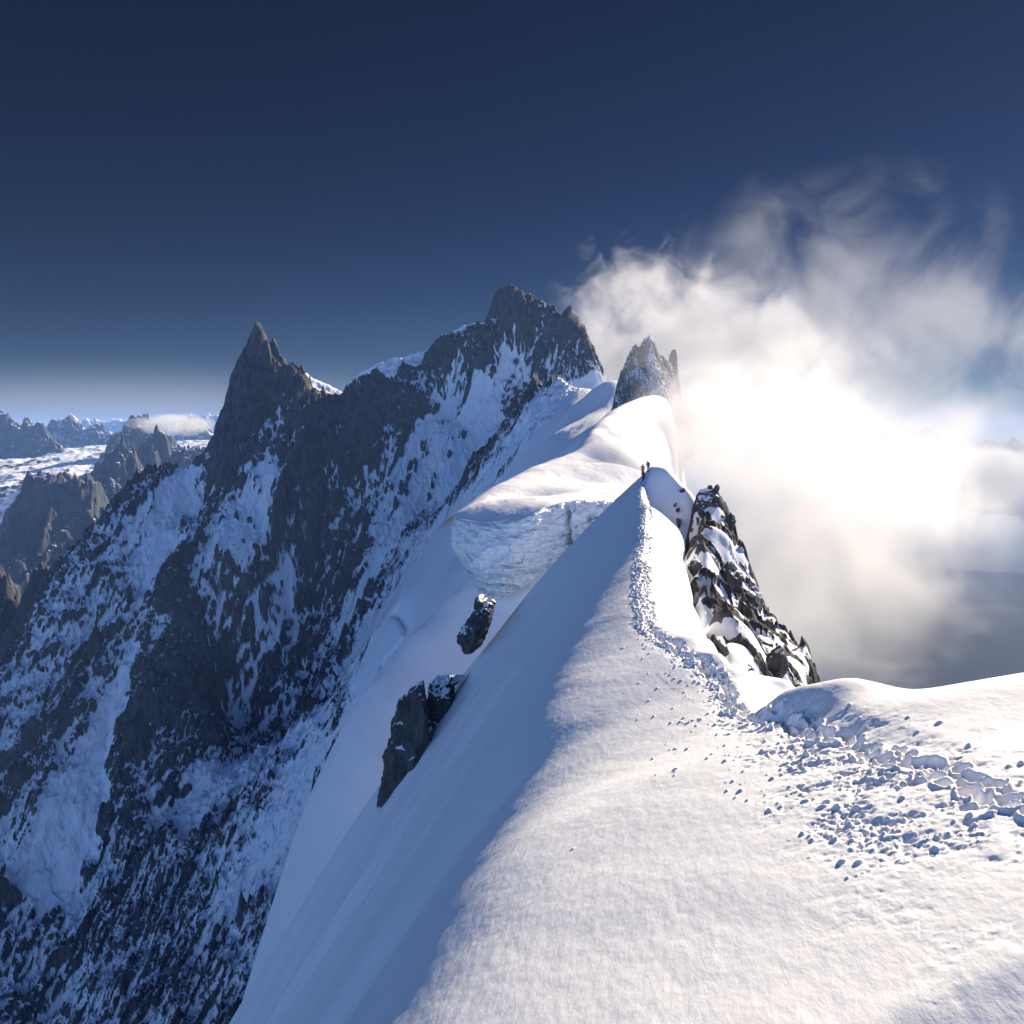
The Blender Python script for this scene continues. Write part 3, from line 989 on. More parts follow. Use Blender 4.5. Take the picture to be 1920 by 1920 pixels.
tag(peak('snow_dome', [(600, 760, 2100), (640, 728, 2100), (670, 706, 2100), (700, 686, 2100), (730, 674, 2100), (770, 666, 2100), (796, 657, 2100), (804, 656, 2100),
                       (830, 680, 2100)],
         M_face, front=0.5, back=0.6, reach=240, fall=(-0.2, -1), res=(200, 120), c=9, snow_all=True, seed=62),
    'long pale snow dome in shadow left of the summit ridge', 'snow dome', kind='structure')
tag(peak('snow_dome', [(800, 690, 2200), (830, 645, 2200), (845, 625, 2200), (865, 613, 2200), (890, 607, 2200), (920, 605, 2200), (960, 620, 2200)],
         M_face, front=0.5, back=0.6, reach=200, fall=(-0.2, -1), res=(160, 120), c=9, snow_all=True, seed=63),
    'high snow dome joining the rocky summit on its left', 'snow dome', kind='structure')

# far range on the left
def far(label, sky, **kw):
    o = peak('mountain', sky, M_far_rock, **kw)
    return tag(o, label, 'mountain', 'mountains of the far range', 'structure')


far('jagged wall of needles at the far left of the range',
    [(-160, 800, 6500), (-100, 760, 6500), (-50, 780, 6500), (-20, 765, 6500), (3, 771, 6500), (22, 776, 6500), (38, 792, 6500), (50, 783, 6500), (62, 798, 6500), (74, 790, 6500), (88, 812, 6500),
     (104, 822, 6480), (118, 850, 6400)], front=1.5, back=1.5, reach=900, fall=(-0.5, -1), relief=0.09, res=(320, 240), bias=-0.02, seed=70)
far('twin topped peak with a small snow patch left of the middle of the range',
    [(80, 830, 8500), (96, 803, 8500), (108, 785, 8500), (118, 788, 8500), (125, 784, 8500), (132, 775, 8500), (139, 788, 8500), (150, 797, 8500), (165, 803, 8500), (180, 797, 8500), (190, 794, 8500),
     (203, 806, 8500), (225, 812, 8500), (250, 840, 8500)], front=0.9, back=1.2, reach=1300, fall=(-0.5, -1), relief=0.08, res=(260, 200), bias=0.05, seed=71)
far('sharp topped peak with a snow ramp beneath the small flat cloud',
    [(170, 880, 5900), (205, 838, 6000), (225, 816, 6000), (243, 797, 6000), (256, 784, 6000), (262, 789, 6000), (270, 780, 6000), (277, 773, 6000), (284, 783, 6000), (296, 797, 6000), (315, 810, 6000),
     (340, 840, 6000), (370, 880, 6000)], front=1.0, back=1.2, reach=1000, fall=(-0.5, -1), relief=0.08, res=(300, 220), bias=0.02, seed=72)
far('rounded dark summit at the right end of the far range',
    [(320, 830, 9000), (342, 803, 9000), (354, 786, 9000), (365, 781, 9000), (377, 786, 9000), (388, 800, 9000), (405, 812, 9000), (430, 830, 9000), (480, 850, 9000)],
    front=0.9, back=1.2, reach=1200, fall=(-0.5, -1), relief=0.07, res=(220, 180), bias=0.08, seed=73)
far('dark triangular pyramid in front of the sharp topped peak',
    [(215, 905, 4500), (250, 862, 4600), (272, 832, 4600), (286, 808, 4600), (293, 802, 4600), (302, 815, 4600), (315, 835, 4600), (332, 852, 4650), (350, 846, 4700), (365, 835, 4700), (385, 850, 4700), (420, 880, 4700)],
    front=1.1, back=1.2, reach=800, fall=(-0.5, -1), relief=0.08, res=(280, 220), bias=0.0, seed=74)
far('big dark mountain flank with a sunlit right rib above the valley',
    [(-200, 1160, 3500), (-120, 1090, 3500), (-40, 1022, 3500), (0, 985, 3500), (40, 945, 3500), (80, 908, 3500), (110, 885, 3500), (140, 871, 3500), (158, 882, 3500), (178, 905, 3480), (192, 940, 3450), (205, 985, 3400), (240, 1040, 3350), (300, 1100, 3300)],
    front=1.0, back=1.2, reach=900, fall=(-0.25, -1), relief=0.08, res=(340, 260), c=60, bias=-0.3, seed=75)
far('middle ridge with a sharp lit arete behind the big dark flank',
    [(150, 930, 4100), (175, 893, 4100), (190, 872, 4100), (210, 852, 4100), (228, 838, 4100), (240, 830, 4100), (252, 850, 4100), (262, 872, 4080), (275, 905, 4050), (300, 950, 4000)],
    front=1.0, back=1.2, reach=700, fall=(-0.25, -1), relief=0.09, res=(260, 220), c=50, bias=0.0, seed=80)

far('faint distant chain on the left horizon',
    [(-100, 800, 19000), (-20, 792, 19000), (60, 796, 19000), (150, 792, 19000), (165, 786, 19000), (180, 784, 19000), (195, 789, 19000), (215, 786, 19000), (240, 785, 19000), (300, 790, 19000), (380, 783, 19000), (400, 779, 19000), (415, 778, 19000), (450, 788, 19000), (520, 795, 19000)],
    front=0.6, back=0.8, reach=3000, fall=(-0.5, -1), relief=0.2, res=(300, 100), bias=0.1, seed=76)
far('faint blue chain among the clouds on the right horizon',
    [(1540, 835, 14000), (1600, 818, 14000), (1625, 808, 14000), (1645, 803, 14000), (1665, 806, 14000), (1690, 797, 14000), (1710, 805, 14000), (1735, 802, 14000), (1755, 809, 14000), (1780, 818, 14000), (1850, 824, 14000), (1900, 822, 14000), (1990, 835, 14000)],
    front=0.9, back=1.2, reach=900, fall=(-0.5, -1), relief=0.1, res=(300, 100), bias=-0.9, seed=77)

far('dark rock needles standing below the far left flank beside the snowy spur',
    [(-120, 1180, 1750), (-70, 1130, 1760), (-30, 1090, 1770), (-8, 1068, 1780), (2, 1062, 1780), (10, 1086, 1780), (16, 1078, 1780), (24, 1106, 1780), (38, 1130, 1780), (52, 1116, 1780), (60, 1090, 1780), (67, 1068, 1780), (71, 1076, 1780),
     (76, 1052, 1780), (81, 1066, 1780), (90, 1062, 1780), (104, 1090, 1780), (140, 1120, 1780)], front=1.6, back=1.8, reach=260, relief=0.05, fall=(-0.5, -1), res=(260, 160), c=4, bias=-0.25, seed=79)

# valley glacier between the far mountains, and the valley floor
ctrl = np.array([at(*p) for p in [(-200, 900, 5600), (0, 893, 5400), (60, 890, 5300), (100, 878, 5500), (150, 852, 6200), (190, 842, 6800), (0, 960, 4500), (60, 925, 4700), (-150, 980, 4400),
                                  (200, 870, 5600), (280, 850, 6200), (350, 830, 7500), (330, 900, 4600), (380, 860, 5500), (-300, 1050, 3500), (250, 960, 3900), (420, 830, 8000)]])
rb = RBF(ctrl[:, :2], ctrl[:, 2], 200.0)
X, Y = fan(-38, -17, 260, 4300, 8600, 260)
Z = rb(X, Y) + 25 * fbm(X / 300, Y / 300, 4, 81) + 8 * ridged(X / 90, Y / 90, 3, 82)
n = plan_normal_z(X, Y, Z)
tag(sheet('valley_glacier', X, Y, Z, M_far_rock, {'snow': 0.75 + 3 * (n[..., 2] - 0.95) + 0.55 * fbm(X / 500, Y / 500, 5, 83) + 0.15 * fbm(X / 90, Y / 90, 4, 84)}),
    'bright sunlit glacier tongue between the far left mountains', 'glacier', kind='structure')

m, nt_, b = new_mat('valley_forest')
geo = nt_.nodes.new('ShaderNodeNewGeometry')
col = ramp(nt_, noise(nt_, geo.outputs['Position'], 1 / 1500, 6, 0.6), [(0.35, (0.03, 0.045, 0.03)), (0.6, (0.07, 0.085, 0.05)), (0.75, (0.2, 0.2, 0.17))])
nt_.links.new(col, b.inputs['Base Color'])
b.inputs['Roughness'].default_value = 0.95
g = np.linspace(-1, 1, 161)
X, Y = np.meshgrid(np.sign(g) * np.abs(g) ** 1.7 * 40000, np.sign(g) * np.abs(g) ** 1.7 * 40000)
Z = -2300 + 90 * fbm(X / 6000, Y / 6000, 5, 91)
tag(mesh_obj('ground', np.stack([X, Y, Z], -1).reshape(-1, 3), grid_quads(161, 161, False), m), 'dark forested valley floor far below the mountains', 'ground', kind='structure')

# ------------------------------------------------------------------ rocks of the ridge
M_rock = rock_snow_mat('ridge_rock', 0.4, (0.045, 0.048, 0.054), (0.085, 0.086, 0.09), (0.13, 0.124, 0.12), edge=0.06, fine=0.16, bump=1.0)


def near_z(x, y):
    return near_rbf(np.array([x]), np.array([y]))[0]


spur = [(1296, 948, 86.5), (1318, 922, 86), (1340, 914, 86), (1352, 938, 86), (1365, 960, 85.5), (1375, 1000, 84.5), (1376, 1030, 83.5), (1390, 1060, 82), (1403, 1082, 80), (1420, 1110, 77.5),
        (1432, 1150, 74), (1452, 1172, 71), (1466, 1190, 68.5), (1482, 1200, 66.5), (1505, 1215, 64), (1512, 1240, 61), (1526, 1268, 58), (1530, 1300, 55), (1535, 1360, 51)]
ctrl = [at(*p) for p in spur]
for p in spur:
    x, y, z = at(*p)
    ctrl.append((x + 1.4, y + 1.2, z - 4))
    ctrl.append((x + 7, y + 6, z - 22))
ctrl += [at(*p) for p in [(1330, 960, 84), (1310, 1000, 79), (1340, 1000, 79), (1318, 1040, 70), (1350, 1050, 75), (1305, 1075, 63), (1345, 1100, 65), (1385, 1100, 72), (1325, 1120, 54), (1360, 1150, 57),
                          (1400, 1150, 67), (1345, 1172, 46.5), (1400, 1200, 58), (1440, 1210, 63), (1365, 1222, 39), (1400, 1235, 43), (1440, 1260, 48), (1480, 1260, 56), (1500, 1300, 51),
                          (1430, 1300, 38), (1470, 1330, 40), (1400, 1280, 33)]]
for p in [(1290, 960, 86), (1280, 1010, 80), (1290, 1045, 66), (1282, 1080, 60), (1300, 1125, 50), (1325, 1175, 44), (1350, 1235, 34), (1385, 1290, 28), (1420, 1330, 30)]:
    x, y, z = at(*p)
    ctrl.append((x - 0.6, y, z - 1.6))
ctrl = np.array(ctrl)
sp_rbf = RBF(ctrl[:, :2], ctrl[:, 2], 0.6)
X, Y = fan(9.5, 25, 560, 26, 98, 620)
Z = rbf_grid(sp_rbf, X, Y, 4)
xb_p = pts([(1320, 900, 92), (1290, 955, 86), (1285, 1010, 80), (1298, 1045, 66), (1290, 1080, 60), (1308, 1125, 50), (1332, 1178, 44), (1360, 1238, 34), (1395, 1295, 28), (1420, 1330, 26)])
o_ = np.argsort(xb_p[:, 1])
xb = np.interp(Y, xb_p[o_, 1], xb_p[o_, 0])
inn = sstep(0.0, 1.6, X - xb + 0.4 * perlin(X / 1.5, Y / 1.5, 107))
wx_, wy_ = X + 0.5 * fbm(X / 2, Y / 2, 3, 101), Y + 0.5 * fbm(X / 2, Y / 2, 3, 102)
b1, b2, bv = cells(wx_ / 2.6 + wy_ / 9, wy_ / 4.4, 103)
d1, d2, dv = cells(wx_ / 0.9 + wy_ / 3, wy_ / 1.5, 104)
Z = Z - 2.5 * sstep(0.7, -0.8, X - xb) + inn * (1.9 * (bv - 0.55) * sstep(0, 0.12, b2 - b1) + 0.55 * (dv - 0.5) * sstep(0, 0.15, d2 - d1) + 0.25 * ridged(X / 1.4, Y / 2.0, 4, 105))
fill = blur(Z, 10) + 0.12 + 0.34 * fbm(X / 4, Y / 5, 3, 106)
sn = sstep(-0.10, 0.06, fill - Z)
Zs = np.where(fill > Z, fill, Z)
n = plan_normal_z(X, Y, blur(Zs, 2))
sn = np.where(n[..., 2] < 0.42, sn * 0.2, sn)
sheet('rock_spur', X * NEAR, Y * NEAR, np.where(n[..., 2] < 0.42, Z, Zs) * NEAR, M_rock, {'snow': 0.15 + 0.85 * sn}, keep=(X > xb - 1.4) & (Y > 26.5))
tag(C.objects['rock_spur'], 'craggy dark rock spur with snow pads falling away right of the path', 'rock spur', kind='structure')


def ico(sub):
    me = bpy.data.meshes.new('tmp')
    import bmesh
    bm = bmesh.new()
    bmesh.ops.create_icosphere(bm, subdivisions=sub, radius=1.0)
    v = np.array([q.co[:] for q in bm.verts])
    f = np.array([[q.index for q in p.verts] for p in bm.faces])
    bm.free()
    bpy.data.meshes.remove(me)
    return v, f


ICO5 = ico(6)
ICO4 = ico(5)


def n3(p, sc, seed, octv=4):
    return (fbm(p[:, 0] * sc, p[:, 1] * sc, octv, seed) + fbm(p[:, 1] * sc + 9, p[:, 2] * sc, octv, seed + 5) + fbm(p[:, 2] * sc, p[:, 0] * sc + 4, octv, seed + 9)) / 1.7


def boulder(label, px, py, Yd, hl, hw, tilt, seed, depth=None, snow=0.72, name='rock', cat='rock', group=None, cuts=16, rough=0.10):
    """a faceted block; hl, hw = half length and width in photograph pixels at its distance, tilt from upright"""
    r = np.random.default_rng(seed)
    V, Fc = ICO5 if hl > 45 else ICO4
    nn = r.normal(size=(cuts, 3))
    nn /= np.linalg.norm(nn, axis=1, keepdims=True)
    dk = r.uniform(0.62, 1.0, cuts)
    dots = V @ nn.T
    rad = np.where(dots > 1e-3, dk[None] / np.maximum(dots, 1e-3), 9).min(1)
    rad = np.minimum(rad, 1.15)
    Yd = Yd * NEAR
    m = Yd / F
    L, W = hl * m, hw * m
    D = depth * NEAR if depth else (0.5 * (L + W) * 0.8)
    P = V * rad[:, None] * np.array((W, D, L))
    sc = 1.0 / max(W, 0.2)
    P = P + V * (rough * W * n3(P, sc * 1.3, seed) + rough * 0.5 * W * n3(P, sc * 5, seed + 1))[:, None]
    t = R(tilt)
    P = np.stack([P[:, 0] * math.cos(t) + P[:, 2] * math.sin(t), P[:, 1], -P[:, 0] * math.sin(t) + P[:, 2] * math.cos(t)], -1)
    # point normals for the snow
    fn = np.cross(P[Fc[:, 1]] - P[Fc[:, 0]], P[Fc[:, 2]] - P[Fc[:, 0]])
    vn = np.zeros_like(P)
    for k in range(3):
        np.add.at(vn, Fc[:, k], fn)
    vn /= np.linalg.norm(vn, axis=1, keepdims=True) + 1e-9
    sn = 0.5 + 2.2 * (vn[:, 2] - snow) + 0.7 * n3(P, sc * 1.5, seed + 2, 4)
    c = np.array(at(px, py, Yd))
    o = mesh_obj(name, P, Fc, M_rock, smooth=True, attrs={'snow': sn})
    o.location = c
    return tag(o, label, cat, group)


boulder('tall dark rock fin low on the shaded left flank, the largest of the rocks there', 762, 1412, 79, 132, 46, 17, 11, depth=2.6, snow=0.62, name='rock_outcrop', cat='rock outcrop', rough=.16)
boulder('broken snow dusted crag just right of the tall dark rock fin', 822, 1338, 81.2, 66, 34, 14, 12, depth=2.2, snow=0.5, name='rock_outcrop', cat='rock outcrop', rough=.2)
boulder('flat topped slab above the broken crag on the left flank', 838, 1284, 82.5, 36, 11, 62, 13, depth=1.6, snow=0.55, name='rock_outcrop', cat='rock outcrop')
boulder('blocky dark rock at the foot of the tall fin, wedged under a snow pad', 790, 1415, 78, 42, 24, 25, 14, depth=1.6, snow=0.7, name='rock_outcrop', cat='rock outcrop')
boulder('narrow brown rock wall directly under the ice cliff', 890, 1184, 85, 58, 25, 26, 15, depth=2.4, snow=0.7, name='rock_outcrop', cat='rock outcrop', rough=.14)
boulder('small rounded rock knob with snow cap at the lower end of the ice cliff', 903, 1133, 86, 20, 13, 15, 16, depth=1.2, snow=0.6)
boulder('tiny rock tip poking out of snow right of the snow capped knob', 922, 1132, 86.5, 9, 8, 0, 17, depth=.7, snow=0.6)
boulder('prow shaped top block of the right hand rock spur with a white snow lid', 1328, 936, 85, 24, 24, 20, 18, depth=1.6, snow=0.5, rough=.14)
boulder('pointed rock blade jutting from the very top of the spur', 1341, 921, 85, 15, 6, 35, 19, depth=.6, snow=0.9)
boulder('square brown stone alone on the snow rim between climbers and spur', 1280, 921, 87.3, 6, 6, 20, 20, depth=.3, snow=0.9)
boulder('small leaf shaped stone, upper of three on the shaded snow bowl', 1266, 947, 86, 4.5, 2.5, 20, 21, depth=.25, snow=0.95)
boulder('small leaf shaped stone, middle of three on the shaded snow bowl', 1271, 956, 85.6, 5, 3, 25, 22, depth=.25, snow=0.95)
boulder('upright dark stone, lowest of three on the shaded snow bowl', 1272, 980, 84.6, 12, 4, -4, 23, depth=.35, snow=0.95)
boulder('big black rock block leaning beside a rounded snow drift near the path', 1457, 1247, 41, 36, 17, 28, 24, depth=.9, snow=0.78, rough=.12)
boulder('dark boulder bulging from the spur below the path edge', 1350, 1212, 35.5, 22, 14, -12, 25, depth=.6, snow=0.8)
boulder('grey rounded boulder in the middle of the lower spur', 1428, 1222, 55, 28, 20, 20, 26, depth=1.1, snow=0.75)
boulder('grey slab with a snowy top left of the rounded boulder on the spur', 1382, 1205, 52, 26, 18, 15, 27, depth=1.0, snow=0.66)
boulder('steep grey wall block half way up the spur', 1362, 1092, 70, 42, 26, 12, 28, depth=1.8, snow=0.75, rough=.14)
boulder('dark jutting block at the snow edge high on the spur', 1302, 1062, 63.5, 22, 14, 15, 29, depth=1.0, snow=0.66, rough=.14)
boulder('broad grey cliff block on the outer side of the spur', 1403, 1128, 74, 40, 22, 15, 30, depth=1.8, snow=0.66, rough=.14)
boulder('misty grey knob at the lower outer end of the spur', 1500, 1238, 62, 22, 16, 30, 31, depth=1.2, snow=0.6)
boulder('small black rock tip at the edge of the foreground snow hump', 1497, 1287, 29, 8, 14, 50, 32, depth=.4, snow=0.9)
boulder('jagged tooth on the outer skyline of the spur', 1368, 985, 84.5, 26, 9, 12, 33, depth=.9, snow=0.8, rough=.16)
boulder('square shouldered tooth lower on the outer skyline of the spur', 1440, 1165, 73, 20, 11, 25, 34, depth=.9, snow=0.75, rough=.14)

# ------------------------------------------------------------------ climbers
def plain(name, col, rough=0.8):
    m, nt, b = new_mat(name)
    geo = nt.nodes.new('ShaderNodeNewGeometry')
    n = noise(nt, geo.outputs['Position'], 12, 4)
    nt.links.new(mix_col(nt, n, tuple(c * 0.8 for c in col), col), b.inputs['Base Color'])
    b.inputs['Roughness'].default_value = rough
    return m


def skin(name, verts, edges, mat, parent=None, sub=2):
    """a continuous body grown round a skeleton: verts = (x, y, z, radius)"""
    me = bpy.data.meshes.new(name)
    me.from_pydata([v[:3] for v in verts], edges, [])
    o = bpy.data.objects.new(name, me)
    C.collection.objects.link(o)
    md = o.modifiers.new('skin', 'SKIN')
    sv = me.skin_vertices[0].data if me.skin_vertices else None
    if sv is None:
        bpy.context.view_layer.update()
        me.attributes.new('skin_vert', 'FLOAT2', 'POINT') if False else None
    for k, v in enumerate(verts):
        me.skin_vertices[0].data[k].radius = (v[3], v[3])
        me.skin_vertices[0].data[k].use_root = (k == 0)
    ss = o.modifiers.new('smooth', 'SUBSURF')
    ss.levels = ss.render_levels = sub
    me.materials.append(mat)
    if parent:
        o.parent = parent
    return o


def blob(name, c, r, mat, parent, e=0.6, cut=None):
    """rounded box / dome: superellipsoid of half sizes r"""
    V, Fc = ICO2
    V = np.sign(V) * np.abs(V) ** e
    V = V / np.abs(V).max()
    if cut is not None:
        V = V.copy()
        V[:, 2] = np.maximum(V[:, 2], cut)
    return mesh_obj(name, V * np.array(r) + np.array(c), Fc, mat, parent)


ICO2 = ico(3)
M_skin = plain('face_skin', (0.45, 0.28, 0.2), 0.6)


def person(label, loc, rz, jacket, trousers, helmet, pack, stride=0.22, lean=0.1, pole=True):
    root = bpy.data.objects.new('person', None)
    C.collection.objects.link(root)
    root.location = loc
    root.rotation_euler = (0, 0, rz)
    tag(root, label, 'person', 'climbers on the snow ridge')
    L = lean
    hips, chest, neck = (0, 0, .93), (0, .5 * L + .02, 1.38), (0, .7 * L + .02, 1.50)
    head = (0, .9 * L + .05, 1.66)
    sh = [(s * .19, .55 * L, 1.41) for s in (-1, 1)]
    el = [(s * .29, .55 * L + .02 * s, 1.14) for s in (-1, 1)]
    wr = [(s * .27, .55 * L + .20 + .04 * s, .98) for s in (-1, 1)]
    hip = [(s * .10, 0, .88) for s in (-1, 1)]
    kn = [(s * .12, s * stride * .8 + .08, .50) for s in (-1, 1)]
    an = [(s * .12, s * stride - .03 if s > 0 else s * stride, .10 + (.06 if s < 0 else 0)) for s in (-1, 1)]
    to = [(a[0], a[1] + .17, a[2] - .05) for a in an]
    bv = [(*hips, .13), (*chest, .14), (*neck, .06), (head[0], head[1], head[2] - .06, .085), (*head, .10), (0, head[1], head[2] + .08, .07)]
    be = [(0, 1), (1, 2), (2, 3), (3, 4), (4, 5)]
    for k in range(2):
        i = len(bv)
        bv += [(*sh[k], .065), (*el[k], .048), (*wr[k], .034), (*hip[k], .095), (*kn[k], .06), (*an[k], .042), (*to[k], .035)]
        be += [(1, i), (i, i + 1), (i + 1, i + 2), (0, i + 3), (i + 3, i + 4), (i + 4, i + 5), (i + 5, i + 6)]
    body = skin('body', bv, be, M_skin, root)
    jv = [(*hips, .17), (0, .25 * L, 1.14, .165), (*chest, .175), (0, neck[1], neck[2] - .02, .08)]
    je = [(0, 1), (1, 2), (2, 3)]
    for k in range(2):
        i = len(jv)
        jv += [(*sh[k], .09), (*el[k], .07), (*wr[k], .05)]
        je += [(2, i), (i, i + 1), (i + 1, i + 2)]
    skin('jacket', jv, je, jacket, root)
    tv = [(0, 0, .96, .15)]
    te = []
    for k in range(2):
        i = len(tv)
        tv += [(*hip[k], .115), (*kn[k], .085), (*an[k], .065)]
        te += [(0, i), (i, i + 1), (i + 1, i + 2)]
    skin('trousers', tv, te, trousers, root)
    for k in range(2):
        blob('boot', (to[k][0], an[k][1] + .07, an[k][2] - .035), (.055, .16, .07), M_black, root)
        w_ = wr[k]
        gv = [(*w_, .036), (w_[0], w_[1] + .08, w_[2] - .02, .04)]
        ge = [(0, 1)]
        for q in range(4):
            i = len(gv)
            fx = w_[0] + (q - 1.5) * .02
            gv += [(fx, w_[1] + .12, w_[2] - .03, .011), (fx, w_[1] + .15, w_[2] - .06 + .004 * abs(q - 1), .010), (fx, w_[1] + .125, w_[2] - .085, .009)]
            ge += [(1, i), (i, i + 1), (i + 1, i + 2)]
        i = len(gv)
        gv += [(w_[0] - .045 * (1 if k else -1), w_[1] + .06, w_[2] - .03, .013), (w_[0] - .03 * (1 if k else -1), w_[1] + .11, w_[2] - .06, .011)]
        ge += [(1, i), (i, i + 1)]
        skin('glove', gv, ge, M_black, root, 1)
    blob('helmet', (0, head[1] - .01, head[2] + .05), (.125, .145, .12), helmet, root, 0.9, cut=-0.25)
    if pack:
        bp_ = blob('backpack', (0, chest[1] - .27, 1.22), (.17, .13, .29), pack, root, 0.55)
        blob('lid', (0, chest[1] - .25, 1.53), (.15, .13, .06), pack, bp_, 0.6)
    # face: nose, eyes
    blob('nose', (0, head[1] + .115, head[2] - .015), (.016, .022, .025), M_skin, root, 0.9)
    for s in (-1, 1):
        blob('eye', (s * .034, head[1] + .093, head[2] + .015), (.014, .01, .009), M_black, root, 0.9)
    if pole:
        p0 = (wr[1][0], wr[1][1] + .13, wr[1][2] - .05)
        skin('pole', [(p0[0], p0[1], p0[2] + .12, .014), (*p0, .012), (p0[0] + .06, p0[1] + .06, 0.0, .010)], [(0, 1), (1, 2)], M_black, root, 1)
    return root


M_black = plain('black_fabric', (0.015, 0.015, 0.02))
M_dkred = plain('dark_red_jacket', (0.16, 0.03, 0.035))
M_maroon = plain('maroon_pack', (0.13, 0.035, 0.03))
M_blue = plain('blue_jacket', (0.015, 0.20, 0.55))
M_pink = plain('coral_jacket', (0.55, 0.17, 0.12))
M_navy = plain('navy_trousers', (0.015, 0.02, 0.05))
M_red = plain('red_helmet', (0.35, 0.05, 0.03), 0.4)
M_whiteh = plain('white_helmet', (0.7, 0.7, 0.68), 0.4)


def on_ridge(px, Yu, dz=0.0):
    x, _, _ = at(px, 900, Yu)
    return (x * NEAR, Yu * NEAR, ground_z(x, Yu) * NEAR + dz)


person('nearest climber in a dark red jacket and black trousers, lowest of the three', on_ridge(1206, 88.8, -0.05), R(4), M_dkred, M_black, M_red, M_maroon)
person('climber in a coral pink jacket standing just beyond the dark red one', on_ridge(1205, 91.5, 0.0), R(-8), M_pink, M_navy, M_red, None, stride=0.12, lean=0.05)
person('climber in a bright blue jacket on the snow fin at the right', on_ridge(1215, 89.3, 0.0), R(35), M_blue, M_navy, M_whiteh, M_blue, stride=0.14, lean=0.2)

# ------------------------------------------------------------------ air
def box(name, x0, x1, y0, y1, z0, z1, mat):
    v = [(x, y, z) for x in (x0, x1) for y in (y0, y1) for z in (z0, z1)]
    f = [(0, 1, 3, 2), (4, 6, 7, 5), (0, 4, 5, 1), (2, 3, 7, 6), (0, 2, 6, 4), (1, 5, 7, 3)]
    return mesh_obj(name, v, f, mat, smooth=False)


m = bpy.data.materials.new('air')
m.use_nodes = True
m.node_tree.nodes.clear()
out = m.node_tree.nodes.new('ShaderNodeOutputMaterial')
pv = m.node_tree.nodes.new('ShaderNodeVolumePrincipled')
pv.inputs['Color'].default_value = (0.28, 0.51, 1.0, 1)
pv.inputs['Density'].default_value = 4.0e-5
pv.inputs['Anisotropy'].default_value = 0.0
m.node_tree.links.new(pv.outputs[0], out.inputs['Volume'])
zmin = min(v.co.z for v in C.objects['ground'].data.vertices)
tag(box('haze', -41000, 41000, -41000, 41000, zmin - 1, 345, m), 'thin blue mountain air between the peaks', 'haze', kind='stuff')

# ------------------------------------------------------------------ clouds
def cloud(name, label, px, py, Y, rx, rz, ry, dens, scale, seed, cat='cloud', edge=0.35, amp=1.0, thr=0.0, stretch=(1, 1, 1), aniso=0.5, detail=6, step=1.0, rough=0.6, tilt=0.0, group=None, col=(1, 1, 1)):
    """a body of cloud: lumpy closed hull, procedural density that thins out towards it. rx, rz in photograph pixels, ry in metres"""
    m = bpy.data.materials.new(name)
    m.use_nodes = True
    nt = m.node_tree
    nt.nodes.clear()
    out = nt.nodes.new('ShaderNodeOutputMaterial')
    pv = nt.nodes.new('ShaderNodeVolumePrincipled')
    pv.inputs['Color'].default_value = (*col, 1)
    pv.inputs['Anisotropy'].default_value = aniso
    nt.links.new(pv.outputs[0], out.inputs['Volume'])
    tc = nt.nodes.new('ShaderNodeTexCoord')
    k = Y / F
    sx, sz = rx * k, rz * k
    ln = nt.nodes.new('ShaderNodeVectorMath')
    ln.operation = 'LENGTH'
    nt.links.new(tc.outputs['Object'], ln.inputs[0])
    mp = nt.nodes.new('ShaderNodeMapping')
    mp.inputs['Location'].default_value = (seed * 7.3, seed * 3.1, seed * 1.7)
    mp.inputs['Scale'].default_value = (sx * stretch[0], ry * stretch[1], sz * stretch[2])
    nt.links.new(tc.outputs['Object'], mp.inputs['Vector'])
    nz = noise(nt, mp.outputs[0], 1.0 / (scale * k), detail, rough, 0.6)
    f = math_node(nt, 'SUBTRACT', 1.0, ln.outputs['Value'])
    f = math_node(nt, 'MULTIPLY_ADD', math_node(nt, 'SUBTRACT', nz, 0.5), amp * 2.0, f)
    mr = nt.nodes.new('ShaderNodeMapRange')
    mr.interpolation_type = 'SMOOTHERSTEP'
    mr.inputs['From Min'].default_value = thr
    mr.inputs['From Max'].default_value = thr + edge
    nt.links.new(f, mr.inputs['Value'])
    rim = nt.nodes.new('ShaderNodeMapRange')
    rim.interpolation_type = 'SMOOTHSTEP'
    rim.inputs['From Min'].default_value = 0.99
    rim.inputs['From Max'].default_value = 0.72
    nt.links.new(ln.outputs['Value'], rim.inputs['Value'])
    d = math_node(nt, 'MULTIPLY', math_node(nt, 'MULTIPLY', mr.outputs[0], rim.outputs[0]), dens)
    nt.links.new(d, pv.inputs['Density'])
    m.cycles.volume_step_rate = step
    V, Fc = ICO3
    V = V * (1.0 + 0.10 * n3(V * 1.0, 1.6, seed, 3))[:, None]
    o = mesh_obj(name, V, Fc, m, smooth=True)
    o.location = at(px, py, Y)
    o.scale = (sx, ry, sz)
    o.rotation_euler = (0, R(tilt), 0)
    return tag(o, label, cat, group)


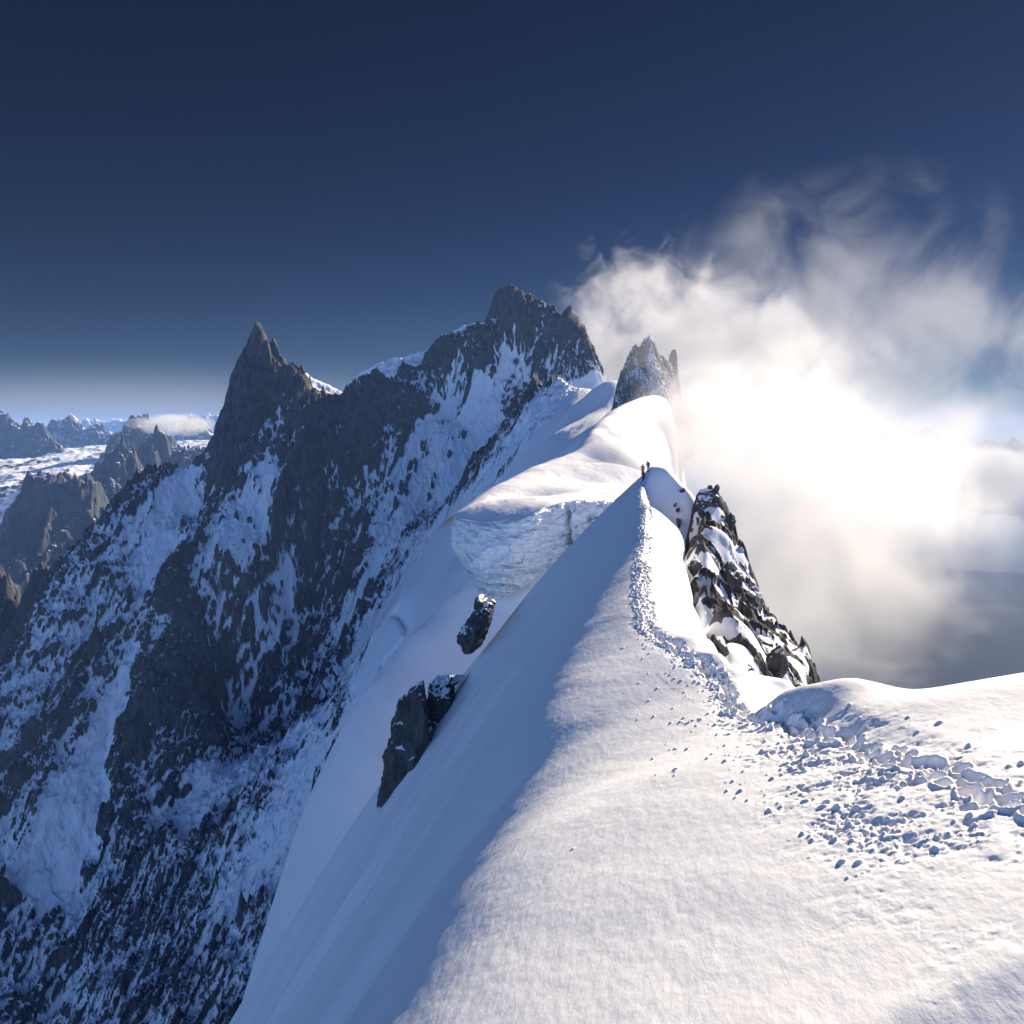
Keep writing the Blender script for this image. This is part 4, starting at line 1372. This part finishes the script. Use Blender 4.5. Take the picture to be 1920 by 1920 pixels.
ICO3 = ico(4)
cloud('cloud', 'bright glowing heart of the cloud bank right of the rock spur', 1480, 985, 350, 440, 430, 95, 0.014, 150, 1, edge=1.0, amp=0.9, step=0.5, aniso=0.5)
cloud('cloud', 'white cloud boiling up behind the small rocky peak', 1290, 680, 2050, 330, 220, 220, 0.0055, 100, 2, edge=0.5, amp=1.3, thr=0.06, step=0.35, detail=9, aniso=0.1)
cloud('cloud', 'thin mist drifting over the glacier crest behind the climbers', 1335, 805, 450, 220, 170, 50, 0.014, 110, 3, edge=0.7, amp=1.0, step=0.5, aniso=0.15)
cloud('cloud', 'dense mist pouring off the right flank of the small rocky peak', 1315, 790, 690, 120, 125, 55, 0.03, 70, 11, edge=0.9, amp=1.0, step=0.5, aniso=0.1)
cloud('cloud', 'ragged topped cloud plume against the blue at the upper right', 1590, 660, 520, 500, 370, 90, 0.0062, 140, 4, edge=0.9, amp=1.7, thr=0.08, step=0.3, detail=10, aniso=0.0, rough=0.58)
cloud('cloud', 'torn translucent wisps above the cloud beside the summit', 1200, 545, 900, 190, 140, 70, 0.006, 55, 5, edge=0.5, amp=1.9, thr=0.42, detail=11, step=0.3, aniso=0.2, rough=0.65)
cloud('cloud', 'soft grey cloud at the right edge under the blue gap', 1920, 880, 640, 380, 200, 120, 0.006, 150, 6, edge=0.8, amp=1.0, step=0.6, aniso=0.1, col=(0.85, 0.88, 0.92))
cloud('cloud', 'dim grey fog low over the right hand valley', 1730, 1230, 560, 640, 350, 140, 0.035, 260, 7, edge=1.4, amp=0.5, step=0.6, aniso=-0.3, col=(0.50, 0.57, 0.66))  # grey scattering colour stands in for shade from the cloud above
cloud('cloud', 'far white cumulus bank under the faint blue chain on the right', 1760, 895, 9500, 330, 75, 900, 0.003, 60, 9, edge=0.3, amp=1.2, thr=0.1, step=0.3, aniso=0.2, detail=8)
cloud('cloud', 'pale thin haze veil added along the far left horizon', 150, 825, 24000, 1300, 185, 5000, 0.00011, 700, 10, edge=1.2, amp=0.12, step=0.2, aniso=0.2)  # added haze layer, put in to whiten the low sky
cloud('cloud', 'small flat cloud resting on the far left peaks', 325, 796, 5400, 95, 26, 250, 0.007, 26, 8, edge=0.5, amp=1.3, thr=0.12, detail=8, step=0.4)
